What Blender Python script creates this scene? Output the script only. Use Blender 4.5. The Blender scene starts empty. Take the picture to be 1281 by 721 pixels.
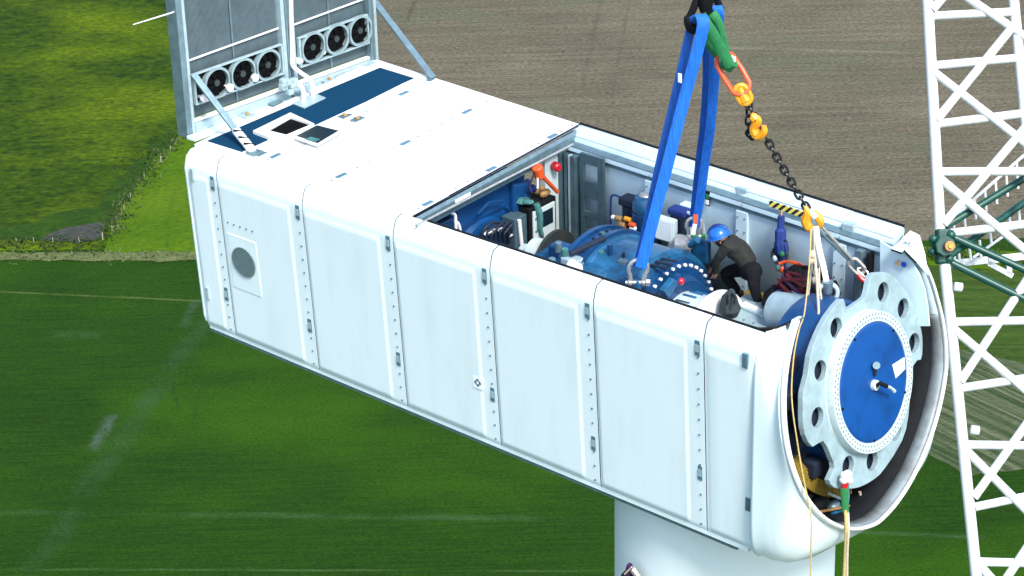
import bpy, bmesh, math, random
from mathutils import Vector, Matrix, noise
random.seed(7)
PI = math.pi
SC = bpy.context.scene
COL = SC.collection

# ------------------------------------------------------------------ camera, world, sun, exposure
YAW, PIT, ROL = math.radians(130.609), math.radians(-25.831), math.radians(-1.657)
FPX = 2952.53
CAM = Vector((24.2391, -21.6227, 16.3263))
FW = Vector((math.cos(PIT)*math.cos(YAW), math.cos(PIT)*math.sin(YAW), math.sin(PIT)))
_rt = FW.cross(Vector((0, 0, 1))).normalized(); _up = _rt.cross(FW)
RT = _rt*math.cos(ROL) + _up*math.sin(ROL)
UP = -_rt*math.sin(ROL) + _up*math.cos(ROL)
cam = bpy.data.objects.new('camera', bpy.data.cameras.new('camera')); COL.objects.link(cam)
cam.data.sensor_width = 36.0
cam.data.lens = 36.0*FPX/1281.0
cam.data.clip_start = 0.5; cam.data.clip_end = 6000
cam.matrix_world = Matrix.Translation(CAM) @ Matrix((RT, UP, -FW)).transposed().to_4x4()
SC.camera = cam

w = bpy.data.worlds.new('World'); SC.world = w; w.use_nodes = True
SUN_EL, SUN_AZ = 50.0, -24.0           # azimuth measured from +X towards +Y
sky = w.node_tree.nodes.new('ShaderNodeTexSky'); sky.sky_type = 'NISHITA'; sky.sun_disc = False
sky.sun_elevation = math.radians(SUN_EL); sky.sun_rotation = math.radians(90-SUN_AZ)
sky.dust_density = 2.0; sky.air_density = 1.0
w.node_tree.links.new(sky.outputs[0], w.node_tree.nodes['Background'].inputs[0])
w.node_tree.nodes['Background'].inputs[1].default_value = 0.15
sl = bpy.data.lights.new('sun', 'SUN'); sl.energy = 2.0; sl.angle = math.radians(14); sl.color = (1, .96, .9)
sun = bpy.data.objects.new('sun', sl); COL.objects.link(sun)
sd = Vector((math.cos(math.radians(SUN_EL))*math.cos(math.radians(SUN_AZ)), math.cos(math.radians(SUN_EL))*math.sin(math.radians(SUN_AZ)), math.sin(math.radians(SUN_EL))))
sun.rotation_euler = sd.to_track_quat('Z', 'Y').to_euler(); sun.location = (10, -10, 40)
SC.view_settings.view_transform = 'Standard'; SC.view_settings.look = 'None'
SC.view_settings.exposure = 1.2; SC.view_settings.gamma = 1.0

# ------------------------------------------------------------------ measuring helpers (a sight line met with a plane of the place)
def ray(px, py): return FW + RT*((px-640)/FPX) - UP*((py-360)/FPX)
def on(px, py, x=None, y=None, z=None):
    d = ray(px, py)
    if x is not None: s = (x-CAM.x)/d.x
    elif y is not None: s = (y-CAM.y)/d.y
    else: s = (z-CAM.z)/d.z
    return CAM + d*s
def at(px, py, depth): return CAM + ray(px, py)*depth

# ------------------------------------------------------------------ materials
def nd(nt, t, **k):
    n = nt.nodes.new(t)
    for a, b in k.items(): setattr(n, a, b)
    return n
def mat(name, col, rough=.5, metal=0, var=.12, scale=6, bump=0.0, bscale=40, col2=None, stretch=(1, 1, 1), coat=0, spec=.5, lo=.35, hi=.7):
    m = bpy.data.materials.new(name); m.use_nodes = True; nt = m.node_tree; L = nt.links
    b = nt.nodes['Principled BSDF']
    b.inputs['Roughness'].default_value = rough; b.inputs['Metallic'].default_value = metal
    b.inputs['Coat Weight'].default_value = coat; b.inputs['Specular IOR Level'].default_value = spec
    tc = nd(nt, 'ShaderNodeTexCoord'); mp = nd(nt, 'ShaderNodeMapping'); mp.inputs['Scale'].default_value = stretch
    L.new(tc.outputs['Object'], mp.inputs[0])
    n1 = nd(nt, 'ShaderNodeTexNoise'); n1.inputs['Scale'].default_value = scale; n1.inputs['Detail'].default_value = 8; n1.inputs['Roughness'].default_value = .65
    L.new(mp.outputs[0], n1.inputs['Vector'])
    r = nd(nt, 'ShaderNodeMapRange'); r.inputs[1].default_value = lo; r.inputs[2].default_value = hi
    L.new(n1.outputs[0], r.inputs[0])
    mx = nd(nt, 'ShaderNodeMix', data_type='RGBA')
    c = tuple(col[:3]); c2 = col2 if col2 else tuple(max(0, v*(1-var)) for v in c)
    mx.inputs[6].default_value = (*c, 1); mx.inputs[7].default_value = (*c2, 1)
    L.new(r.outputs[0], mx.inputs[0]); L.new(mx.outputs[2], b.inputs['Base Color'])
    if bump:
        n2 = nd(nt, 'ShaderNodeTexNoise'); n2.inputs['Scale'].default_value = bscale; n2.inputs['Detail'].default_value = 6
        L.new(mp.outputs[0], n2.inputs['Vector'])
        bp = nd(nt, 'ShaderNodeBump'); bp.inputs['Strength'].default_value = 1; bp.inputs['Distance'].default_value = bump
        L.new(n2.outputs[0], bp.inputs['Height']); L.new(bp.outputs[0], b.inputs['Normal'])
    return m
M = {}
M['white'] = mat('white_paint', (.70, .83, .85), .42, var=.11, scale=1.3, bump=.0018, bscale=4, lo=.48, hi=.80, stretch=(1.6, 1.6, .35))
M['roofwhite'] = mat('roof_paint', (.80, .82, .81), .5, var=.07, scale=1.2, bump=.001, bscale=6)
M['inner'] = mat('inner_wall_paint', (.58, .76, .83), .38, var=.22, scale=1.7)
M['tower'] = mat('tower_paint', (.66, .78, .78), .5, var=.1, scale=.7, stretch=(1, 1, .3))
M['galv'] = mat('galvanised_steel', (.20, .31, .35), .45, .55, var=.35, scale=7, bump=.001)
M['galvlight'] = mat('pale_galvanised_steel', (.42, .56, .60), .45, .3, var=.25, scale=9)
M['castwhite'] = mat('machined_flange_paint', (.33, .46, .50), .4, .1, var=.3, scale=5, bump=.002, bscale=18)
M['ringwhite'] = mat('machined_ring', (.56, .68, .70), .35, .1, var=.2, scale=12)
M['blue'] = mat('gearbox_blue', (.015, .125, .27), .33, var=.7, scale=5, bump=.004, bscale=22, coat=.2)
M['midblue'] = mat('machine_blue', (.004, .055, .17), .35, var=.5, scale=4, bump=.003, coat=.1)
M['deepblue'] = mat('generator_blue', (.004, .06, .20), .4, var=.4, scale=3)
M['coverblue'] = mat('hub_cover_blue', (.002, .062, .26), .42, var=.5, scale=2.5, bump=.001, bscale=10, lo=.45, hi=.8)
M['darkblue'] = mat('dark_navy', (.005, .014, .035), .7, var=.4)
M['mat'] = mat('anti_slip_mat', (.003, .042, .095), .98, var=.25, spec=.1, scale=60, bump=.003, bscale=150)
M['black'] = mat('black_rubber', (.006, .007, .009), .7, var=.4, spec=.2)
M['cavityblack'] = mat('dark_cavity', (.006, .008, .010), .8, var=.5, spec=.2)  # near-black: shade of cavities put into colour, also used on dark parts
M['mesh'] = mat('radiator_mesh', (.06, .10, .115), .6, .2, var=.3, scale=3, bump=.004, bscale=90, stretch=(1, 1, .4))
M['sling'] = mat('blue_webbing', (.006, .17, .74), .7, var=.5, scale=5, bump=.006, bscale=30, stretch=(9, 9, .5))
M['slingshade'] = mat('blue_webbing_shaded', (.005, .11, .50), .7, var=.5, scale=5, bump=.006, bscale=30, stretch=(9, 9, .5))  # darker copy of the webbing; shade on the rear strands put into colour
M['green'] = mat('green_webbing', (.01, .19, .055), .75, var=.4, scale=11, bump=.004, bscale=50)
M['orange'] = mat('red_orange_steel', (.75, .10, .02), .4, var=.3, scale=12)
M['yellow'] = mat('yellow_orange_hook', (.85, .36, .015), .4, var=.3, scale=14)
M['chain'] = mat('black_chain', (.03, .032, .035), .35, .6, var=.4)
M['steel'] = mat('bright_steel', (.62, .60, .55), .3, .7, var=.35, scale=14)
M['red'] = mat('red_paint', (.55, .01, .02), .35, var=.3)
M['redlamp'] = mat('red_plastic', (.5, .012, .03), .15, var=.2, coat=.6)
M['rope'] = mat('pale_rope', (.62, .55, .40), .85, var=.35, scale=40, bump=.003, bscale=90)
M['ropeyellow'] = mat('yellow_rope', (.62, .46, .18), .85, var=.4, scale=30, bump=.004, bscale=80)
M['boom'] = mat('boom_white', (.64, .68, .69), .42, var=.28, scale=5, lo=.5, hi=.85)
M['boomgreen'] = mat('boom_green', (.004, .070, .052), .38, var=.4, scale=7)
M['skin'] = mat('skin', (.50, .26, .18), .55, var=.15)
M['olive'] = mat('olive_pullover', (.020, .022, .017), .9, var=.45, scale=10, bump=.03, bscale=9)
M['trouser'] = mat('black_trousers', (.009, .010, .014), .9, var=.5, scale=8, bump=.03, bscale=9, spec=.2)
M['boot'] = mat('black_boots', (.01, .01, .01), .5)
M['helmet'] = mat('blue_helmet', (.01, .13, .50), .25, var=.15, coat=.4)
M['bag'] = mat('grey_bag', (.028, .045, .05), .85, var=.4, scale=9, bump=.01, bscale=12)
M['maroon'] = mat('dark_red_webbing', (.17, .008, .015), .8, var=.6, scale=14)
M['navycloth'] = mat('navy_webbing', (.01, .035, .20), .8, var=.4)
M['teal'] = mat('teal_cloth', (.05, .19, .18), .85, var=.4, scale=9)
M['tan'] = mat('tan_brass', (.42, .24, .08), .5, .2, var=.5, scale=15)
M['cabwhite'] = mat('cabinet_white', (.55, .66, .66), .4, var=.12)
M['screen'] = mat('dark_glass', (.006, .018, .028), .25, spec=.3)
M['slate'] = mat('slate_steel', (.08, .15, .18), .45, .3, var=.4, scale=6)
M['cap'] = mat('rail_cap_paint', (.52, .66, .72), .35, var=.15)
M['fanblack'] = mat('fan_black', (.003, .0035, .004), .9, var=.3, spec=.1)
M['meshlight'] = mat('radiator_fin', (.13, .19, .215), .5, .2, var=.3, scale=5)
M['shroud'] = mat('fan_shroud_paint', (.24, .34, .36), .5, var=.2)
M['purple'] = mat('dark_purple_nylon', (.05, .01, .08), .6)
M['yellowdirty'] = mat('yellow_coil_guard', (.26, .18, .02), .6, var=.4, scale=10)
M['grille'] = mat('vent_grille', (.17, .25, .26), .5, .2, var=.2, scale=20)
M['hatchwhite'] = mat('hatch_frame_white', (.74, .78, .76), .4)
M['label'] = mat('paper_label', (.80, .84, .84), .6, var=.05)
M['bluedot'] = mat('blue_sticker', (.01, .07, .40), .4)
M['warn'] = mat('tan_sticker', (.45, .30, .18), .5)
M['boltgrey'] = mat('bolt_grey', (.13, .25, .33), .4, .4)
M['lightcap'] = mat('white_cap', (.8, .8, .78), .4)

def striped(name, c1, c2, d, scale):
    m = mat(name, c1, .5); nt = m.node_tree; b = nt.nodes['Principled BSDF']
    tc = nd(nt, 'ShaderNodeTexCoord'); dp = nd(nt, 'ShaderNodeVectorMath', operation='DOT_PRODUCT'); dp.inputs[1].default_value = d
    mu = nd(nt, 'ShaderNodeMath', operation='MULTIPLY'); mu.inputs[1].default_value = scale
    fr = nd(nt, 'ShaderNodeMath', operation='FRACT'); gt = nd(nt, 'ShaderNodeMath', operation='GREATER_THAN'); gt.inputs[1].default_value = .5
    mx = nd(nt, 'ShaderNodeMix', data_type='RGBA'); mx.inputs[6].default_value = (*c1, 1); mx.inputs[7].default_value = (*c2, 1)
    L = nt.links; L.new(tc.outputs['Object'], dp.inputs[0]); L.new(dp.outputs['Value'], mu.inputs[0]); L.new(mu.outputs[0], fr.inputs[0]); L.new(fr.outputs[0], gt.inputs[0]); L.new(gt.outputs[0], mx.inputs[0]); L.new(mx.outputs[2], b.inputs['Base Color'])
    return m
M['hazard'] = striped('hazard_tape', (.75, .62, .12), (.012, .012, .012), (1, 0, -1), 9)

# ------------------------------------------------------------------ mesh builder
class MB:
    def __init__(s): s.v = []; s.f = []
    def add(s, vs, fs):
        o = len(s.v); s.v += [Vector(v) for v in vs]; s.f += [tuple(i+o for i in f) for f in fs]; return s
    def box(s, a, b):
        (x0, y0, z0), (x1, y1, z1) = a, b
        return s.add([(x0, y0, z0), (x1, y0, z0), (x1, y1, z0), (x0, y1, z0), (x0, y0, z1), (x1, y0, z1), (x1, y1, z1), (x0, y1, z1)],
                     [(0, 3, 2, 1), (4, 5, 6, 7), (0, 1, 5, 4), (1, 2, 6, 5), (2, 3, 7, 6), (3, 0, 4, 7)])
    def hexa(s, q, off):                       # quad q (4 points) thickened by vector off
        q = [Vector(p) for p in q]; o = Vector(off)
        return s.add(q+[p+o for p in q], [(3, 2, 1, 0), (4, 5, 6, 7), (0, 1, 5, 4), (1, 2, 6, 5), (2, 3, 7, 6), (3, 0, 4, 7)])
    def bar(s, a, b, wd, th, side=None):       # flat bar a->b; width along side
        a, b = Vector(a), Vector(b); d = (b-a).normalized()
        sd_ = Vector(side) if side is not None else Vector((0, 0, 1))
        sd_ = (sd_-d*sd_.dot(d)).normalized(); n = d.cross(sd_)
        q = [a-sd_*wd/2-n*th/2, a+sd_*wd/2-n*th/2, b+sd_*wd/2-n*th/2, b-sd_*wd/2-n*th/2]
        return s.hexa(q, n*th)
    def tube(s, path, r, n=8, closed=False, caps=True):
        P = [Vector(p) for p in path]; R = r if isinstance(r, (list, tuple)) else [r]*len(P)
        o = len(s.v); ref = None; m = len(P)
        for i, p in enumerate(P):
            if closed: d = P[(i+1) % m]-P[i-1]
            else: d = P[min(i+1, m-1)]-P[max(i-1, 0)]
            d.normalize()
            if ref is None: ref = d.orthogonal().normalized()
            ref = (ref-d*ref.dot(d)).normalized(); b = d.cross(ref)
            for k in range(n):
                a = 2*PI*k/n; s.v.append(p+(ref*math.cos(a)+b*math.sin(a))*R[i])
        for i in range(m if closed else m-1):
            j = (i+1) % m
            for k in range(n):
                l = (k+1) % n; s.f.append((o+i*n+k, o+i*n+l, o+j*n+l, o+j*n+k))
        if caps and not closed:
            s.f.append(tuple(o+k for k in reversed(range(n)))); s.f.append(tuple(o+(m-1)*n+k for k in range(n)))
        return s
    def lathe(s, c, ax, prof, n=48, a0=0, a1=2*PI, up=None):   # prof = [(along, radius)...]
        c, ax = Vector(c), Vector(ax).normalized(); u = Vector(up) if up is not None else ax.orthogonal(); u = (u-ax*u.dot(ax)).normalized(); t = ax.cross(u)
        full = abs(a1-a0-2*PI) < 1e-6; o = len(s.v); m = n if full else n+1
        for k in range(m):
            a = a0+(a1-a0)*k/n
            for (h, r) in prof: s.v.append(c+ax*h+(u*math.cos(a)+t*math.sin(a))*r)
        q = len(prof)
        for k in range(n):
            l = (k+1) % m
            for i in range(q-1): s.f.append((o+k*q+i, o+l*q+i, o+l*q+i+1, o+k*q+i+1))
        return s
    def cyl(s, a, b, r, r2=None, n=16):
        return s.tube([a, b], [r, r if r2 is None else r2], n)
    def prism(s, poly, off):
        P = [Vector(p) for p in poly]; n = len(P); o = Vector(off)
        s.add(P+[p+o for p in P], [tuple(reversed(range(n))), tuple(range(n, 2*n))]+[(i, (i+1) % n, n+(i+1) % n, n+i) for i in range(n)]); return s
    def ball(s, c, r, nu=12, nv=8, sc=(1, 1, 1)):
        c = Vector(c); o = len(s.v)
        for i in range(nv+1):
            ph = PI*i/nv
            for k in range(nu):
                a = 2*PI*k/nu; s.v.append(c+Vector((math.sin(ph)*math.cos(a)*r*sc[0], math.sin(ph)*math.sin(a)*r*sc[1], math.cos(ph)*r*sc[2])))
        for i in range(nv):
            for k in range(nu):
                l = (k+1) % nu; s.f.append((o+i*nu+k, o+(i+1)*nu+k, o+(i+1)*nu+l, o+i*nu+l))
        return s
    def build(s, name, m, parent=None, smooth=False, bevel=0, label=None, kind=None, solid=0, origin=None):
        base = WLOC.get(parent.name, Vector()) if parent else (Vector(origin) if origin is not None else Vector())
        me = bpy.data.meshes.new(name); me.from_pydata([v-base for v in s.v], [], s.f); 
        bm = bmesh.new(); bm.from_mesh(me); bmesh.ops.remove_doubles(bm, verts=bm.verts, dist=1e-5); bmesh.ops.recalc_face_normals(bm, faces=bm.faces); bm.to_mesh(me); bm.free()
        me.materials.append(M[m] if isinstance(m, str) else m)
        o = bpy.data.objects.new(name, me); COL.objects.link(o)
        if parent: o.parent = parent; WLOC[o.name] = base
        else: o.location = base; WLOC[o.name] = base
        if smooth:
            for p in me.polygons: p.use_smooth = True
            me.set_sharp_from_angle(angle=math.radians(38))
        if solid:
            md = o.modifiers.new('s', 'SOLIDIFY'); md.thickness = solid; md.offset = 0
        if bevel:
            md = o.modifiers.new('b', 'BEVEL'); md.width = bevel; md.segments = 2; md.limit_method = 'ANGLE'; md.angle_limit = math.radians(40); md.harden_normals = False
        if label: o['label'] = label
        if kind: o['kind'] = kind
        return o
WLOC = {}
def thing(name, label, cat, loc=(0, 0, 0), group=None):
    o = bpy.data.objects.new(name, None); COL.objects.link(o); o.location = loc; o.empty_display_size = .2
    o['label'] = label; o['category'] = cat
    if group: o['group'] = group
    WLOC[o.name] = Vector(loc); return o
def tag(o, label, cat, group=None):
    o['label'] = label; o['category'] = cat
    if group: o['group'] = group
    return o
def lerp(a, b, t): return Vector(a)*(1-t)+Vector(b)*t
def curve(pts, n=8):                            # Catmull-Rom through points
    P = [Vector(p) for p in pts]; P = [P[0]*2-P[1]]+P+[P[-1]*2-P[-2]]; out = []
    for i in range(1, len(P)-2):
        for k in range(n):
            t = k/n; a, b, c, d = P[i-1:i+3]
            out.append(.5*((2*b)+(c-a)*t+(2*a-5*b+4*c-d)*t*t+(3*b-a-3*c+d)*t**3))
    out.append(P[-2]); return out

# ------------------------------------------------------------------ nacelle dimensions
PX = 1.77
Y0 = lambda X: 0.0
def yfar(X): return 4.22-.056*X
def zroof(y): return 2.98+.15*y/4.1
def zbot(X): return -.03-.021*max(0, X)
def yside(X, z):                                # near side wall leans in a little towards the bottom
    return .12*max(0, 1-z/2.7)

nac = thing('wind_turbine_nacelle', 'long white wind turbine nacelle with its front roof off, sitting on top of the tower', 'wind turbine nacelle', (4.5, 2, 0))

# near side wall: one panel per bay
SEAM = [-.62]+[PX*i for i in range(6)]+[9.62]
PROF = [(.10, 0), (.02, .04), (0, .12), (0, 2.66), (.008, 2.74), (.055, 2.89), (.09, 2.95), (.2, 2.985), (.235, 2.97), (.24, 2.8), (.24, .3)]
def wall_pt(X, dy, z, out=0):
    zb = zbot(X); zz = zb+(z/2.985)*(2.985-zb) if z < 2.66 else z
    return Vector((X, dy+yside(X, zz)-out, zz))
def ramp(t): return t
for i in range(7):
    a, b = SEAM[i]+.011, SEAM[i+1]-.011
    strip = .24 if 0 < i < 6 else (.16 if i == 0 else .0)
    m = MB()
    xs = [a, a+.008, a+.015, a+.03, a+.05, a+.08] + [a+.09+(b-strip-.06-a-.09)*k/6 for k in range(1, 6)] + [b-strip-.08, b-strip-.06, b-strip-.045, b-strip-.02, b-strip+.005, b-strip+.02, b-.01, b] if i < 6 else [a, a+.02, a+.05, a+.09, 9.1, 9.40, 9.50, 9.54, 9.58, 9.612]
    def raise_(X):
        if i < 6:
            if X <= a+.016: return 0.0
            if X <= a+.031: return .012
            if X <= b-strip-.044: return .016
            return 0.0
        return .0 if X < a+.03 or X > 9.59 else (.008 if X < a+.06 or X > 9.57 else (.014 if X > 9.53 else .016))
    prof = []
    for k, (dy, z) in enumerate(PROF):
        prof.append((dy, z, 1 if .12 < z <= 2.66 and k < 5 and z > .12 else 0))
    prof = [(.10, 0, 0), (.02, .04, 0), (0, .10, 0), (0, .13, 1), (0, .17, 1), (0, .9, 1), (0, 1.8, 1), (0, 2.55, 1), (0, 2.60, 1), (0, 2.635, .1), (0, 2.67, 0)]+[(d, z, 0) for d, z in PROF[4:]]
    o0 = len(prof)
    vs = []; fs = []
    for X in xs:
        for dy, z, r in prof: vs.append(wall_pt(X, dy, z, raise_(X)*r))
    for k in range(len(xs)-1):
        for j in range(o0-1): fs.append((k*o0+j, (k+1)*o0+j, (k+1)*o0+j+1, k*o0+j+1))
    fs.append(tuple(range(o0))); fs.append(tuple(reversed(range((len(xs)-1)*o0, len(xs)*o0))))
    m.add(vs, fs)
    sp = m.build('side_panel', 'white', nac, smooth=True)
    if i < 6:                                 # dark joint to the next panel
        sv = []
        for dy, z, r in prof[:-2]: sv.append(wall_pt(SEAM[i+1], dy+.010, z))
        q_ = MB(); n_ = len(sv); q_.add([v-Vector((.016, 0, 0)) for v in sv]+[v+Vector((.016, 0, 0)) for v in sv], [(j, j+1, n_+j+1, n_+j) for j in range(n_-1)])
        q_.build('joint_seal', 'darkblue', sp)
    # bolt heads down the seam strip
    if i < 6:
        bm_ = MB(); z = .14
        while z < 2.9:
            p = wall_pt(b-.075, 0, z)
            if z < 2.62 or z > 2.8: bm_.cyl(p+Vector((0, .01, 0)), p-Vector((0, .013, 0)), .0135, n=8)
            z += .213
        o = bm_.build('bolt_row', 'boltgrey', sp); o['kind'] = 'stuff'
        for z in (2.58, .72 if i not in (4,) else .55):
            p = wall_pt(b-.085, 0, z)
            lp = MB().box((p.x-.038, p.y-.012, z-.11), (p.x+.038, p.y+.02, z+.11)); lp.build('latch_plate', 'boltgrey', sp, bevel=.006)
            MB().box((p.x-.026, p.y-.02, z-.05), (p.x+.026, p.y-.0125, z+.05)).build('latch_plate', 'galvlight', sp)
    else:
        for z, X in ((on(937, 452, y=0).z, 9.50), (on(952, 637, y=.08).z, 9.52)):
            p = wall_pt(X, 0, z)
            MB().box((p.x-.04, p.y-.034, z-.10), (p.x+.04, p.y+.02, z+.10)).build('latch_plate', 'boltgrey', sp, bevel=.006)
            MB().box((p.x-.026, p.y-.04, z-.06), (p.x+.026, p.y-.0345, z+.06)).build('latch_plate', 'galv', sp)
    if i == 0:
        for z in (2.63, .62):
            p = wall_pt(-.5, 0, z); MB().box((p.x-.03, p.y-.045, z-.10), (p.x+.03, p.y+.02, z+.10)).build('latch_plate', 'galvlight', sp, bevel=.006)
    if i == 1:                                # round ventilation grille on a square plate
        fr = MB().hexa([wall_pt(.12, 0, .94, .024), wall_pt(.72, 0, .94, .024), wall_pt(.72, 0, 1.84, .024), wall_pt(.12, 0, 1.84, .024)], (0, .03, 0)); fr.build('vent_frame', 'white', sp, bevel=.004)
        g = MB(); c = wall_pt(.42, 0, 1.44, .030); R_ = .225
        g.lathe(c, (0, -1, -.044), [(0, R_+.02), (.014, R_+.02), (.014, R_), (.002, R_), (.001, 0)], 32)
        for k in range(-8, 9):
            zz = k*.026; h = math.sqrt(max(0, R_**2-zz**2))
            if h > .03: g.box((c.x-h, c.y-.012-zz*.044, c.z+zz-.006), (c.x+h, c.y-.002-zz*.044, c.z+zz+.006))
        g.build('vent_grille', 'grille', sp)
        bb = MB()
        for k in range(5):
            p = wall_pt(.16+k*.13, 0, 2.02); bb.cyl(p, p-Vector((0, .026, 0)), .014, n=8)
        o = bb.build('bolt_row', 'boltgrey', sp); o['kind'] = 'stuff'
    if i == 3:                                # small blue-and-white compass-like sticker
        s0 = wall_pt(4.97, 0, .93, .018)
        st = MB().box((s0.x-.085, s0.y-.004, s0.z-.095), (s0.x+.085, s0.y+.01, s0.z+.095)).build('sticker', 'label', sp)
        st2 = MB()
        for k in range(4):
            a_ = PI/2*k; c, s_ = math.cos(a_), math.sin(a_)
            pl = [(.022, -.028), (.062, -.012), (.062, .0), (.045, .030), (.022, .028)]
            st2.prism([(s0.x+c*u-s_*v_, s0.y-.0045, s0.z+s_*u+c*v_) for u, v_ in pl], (0, -.003, 0))
        st2.build('sticker', M['boltgrey'], sp)

# bottom trim rail, belly and rear face
MB().hexa([wall_pt(-.6, .03, -.06), wall_pt(-.6, .03, .015), wall_pt(9.3, .03, .015), wall_pt(9.3, .03, -.06)], (0, .1, 0)).build('bottom_rail', 'galv', nac)
b = MB(); b.hexa([(-.6, .14, zbot(0)), (9.5, .14, zbot(9.5)), (9.5, yfar(9.5)-.1, zbot(9.5)), (-.6, yfar(0)-.1, zbot(0))], (0, 0, .06)); b.build('belly', 'white', nac)
b = MB()
rr = [(.14, 0), (.02, .1), (0, .2), (0, 2.7), (.05, 2.88), (.16, 2.97), (2.0, 3.09), (4.1, 3.12), (4.22, 3.0), (4.24, .2), (4.1, .02)]
b.prism([(-.62, y+(.12*max(0, 1-z/2.7) if y < 1 else 0), z-.03) for y, z in rr], (-.10, 0, 0)); b.build('rear_panel', 'white', nac, bevel=.05)
b = MB().box((-.5, .3, .28), (9.4, 3.6, .34)); b.build('deck', 'cavityblack', nac)

# roof panels
RS = [-.66, .77, 2.07, 3.74]
for i in range(3):
    a, b_ = RS[i]+.006, RS[i+1]-.006; m = MB(); N = 20
    xs = [a, a+.02, a+.12, (a+b_)/2, b_-.22, b_-.14, b_-.12, b_]
    rz = [0, .012, .018, .02, .018, .012, 0, 0]
    vs = []; fs = []
    ys = [.205+(yf)*1.0 for yf in [0, .02, .05]+[.05+.19*k for k in range(1, 19)]]
    for X, r in zip(xs, rz):
        top = yfar(X)-.02
        for y in ys+[top-.03, top]:
            y = min(y, top); e = 1 if .23 < y < top-.04 else 0
            vs.append((X, y, zroof(y)+r*e-(.05 if y >= top-.001 else 0)))
        vs.append((X, top+.01, zroof(4)-.3))
    q = len(ys)+3
    for k in range(len(xs)-1):
        for j in range(q-1): fs.append((k*q+j, (k+1)*q+j, (k+1)*q+j+1, k*q+j+1))
    m.add(vs, fs); rp = m.build('roof_panel', 'roofwhite', nac, smooth=True, solid=.03)
    bb = MB()
    for k in range(14):
        y = .42+k*.265
        if i < 3 and k not in (1, 6, 11): bb.cyl((b_-.07, y, zroof(y)), (b_-.07, y, zroof(y)+.026), .016, n=8)
    o = bb.build('bolt_row', 'boltgrey', rp); o['kind'] = 'stuff'
    for y in (.62, 2.0, 3.4) if i else (.58, 3.4):
        MB().box((b_-.11, y-.10, zroof(y)+.006), (b_-.035, y+.10, zroof(y)+.03)).build('latch_plate', 'boltgrey', rp, bevel=.005)
# galvanised end beam of the roof and the guide rod under it
b = MB(); b.hexa([(3.745, .21, 2.96), (3.745, yfar(3.8)-.1, 3.10), (3.79, yfar(3.8)-.1, 3.06), (3.79, .21, 2.92)], (0, 0, -.17)); b.build('roof_end_beam', 'galv', nac, bevel=.008)
b = MB(); b.hexa([(3.72, .21, 3.0), (3.72, yfar(3.8)-.05, 3.15), (3.755, yfar(3.8)-.05, 3.15), (3.755, .21, 3.0)], (0, 0, -.012)); b.build('roof_edge_seal', 'darkblue', nac)
b = MB(); b.tube([on(520, 282, x=3.98), on(600, 240, x=3.98), on(676, 201, x=3.98), on(716, 180, x=3.98)], .018, 8)
b.build('guide_rod', 'steel', nac, smooth=True)
b = MB(); b.bar(on(530, 281, x=3.9), on(668, 208, x=3.9), .05, .05); b.build('guide_rail', M['slate'], nac)
b = MB(); b.bar(on(569, 252, x=3.80), on(588, 242, x=3.80), .05, .01, side=(0, 0, 1)); b.build('rail_marker', 'label', nac)

# far wall: profile swept along X, wall sheets and ribs
FP = [(0, .2), (0, 3.05), (-.02, 3.12), (-.07, 3.135), (-.11, 3.11), (-.24, 2.99), (-.25, 2.93), (-.38, 2.91), (-.385, 2.86), (-.33, 2.855), (-.33, .3)]
XW = [3.70, 5.35, 7.02, 8.70, 9.50]
for i in range(4):
    m = MB(); a, b_ = XW[i]+.003, XW[i+1]-.003; vs = []; fs = []; q = len(FP)
    xs = [a, a+.012, (a+b_)/2, b_-.012, b_]
    for X in xs:
        for dy, z in FP: vs.append((X, yfar(X)+dy, z-(.006 if X in (a, b_) else 0)))
    for k in range(4):
        for j in range(q-1): fs.append((k*q+j, (k+1)*q+j, (k+1)*q+j+1, k*q+j+1))
    m.add(vs, fs); fw_ = m.build('far_wall_panel', 'inner', nac, smooth=True, solid=.012)
    # bright capping strip along the upper slope
    m = MB(); m.hexa([(a, yfar(a)-.09, 3.142), (b_-.02, yfar(b_)-.09, 3.142), (b_-.02, yfar(b_)-.22, 3.022), (a, yfar(a)-.22, 3.022)], (0, -.006, .008)); m.build('capping_strip', 'cap', fw_, bevel=.003)
    m = MB(); m.tube([(a, yfar(a)+.0, 3.135), (b_, yfar(b_)+.0, 3.135)], .02, 6); m.build('edge_seal', 'black', fw_)
    m = MB(); m.hexa([(a, yfar(a)-.255, 2.945), (b_, yfar(b_)-.255, 2.945), (b_, yfar(b_)-.385, 2.925), (a, yfar(a)-.385, 2.925)], (0, 0, .008)); m.build('ledge_strip', 'galv', fw_)
    m = MB(); m.bar((a, yfar(a)-.345, 2.80), (b_, yfar(b_)-.345, 2.80), .03, .05); m.build('wall_rail', 'galv', fw_)
    # vertical rib with rivets
    if i in (1, 2, 3):
        X = a+.01; y = yfar(X)-.36
        MB().box((X-.10, y-.03, .35), (X+.10, y+.02, 2.78)).build('wall_rib', 'inner', fw_, bevel=.008)
        bb = MB()
        for k in range(10):
            for s in (-.06, .06): bb.cyl((X+s, y-.03, .8+k*.21), (X+s, y-.045, .8+k*.21), .012, n=6)
        bb.build('rivet_row', 'boltgrey', fw_)['kind'] = 'stuff'
MB().prism([(9.50, yfar(9.5)+dy, z) for dy, z in FP[1:9]], (.012, 0, 0)).build('rail_end_cap', 'inner', nac)
for px in (824, 930, 1063):
    p = on(px, {824: 200, 930: 238, 1063: 283}[px], z=3.0)
    MB().box((p.x-.10, p.y-.07, p.z-.06), (p.x+.10, p.y+.07, p.z+.06)).build('rail_clip', 'galvlight', nac, bevel=.02)
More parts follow.
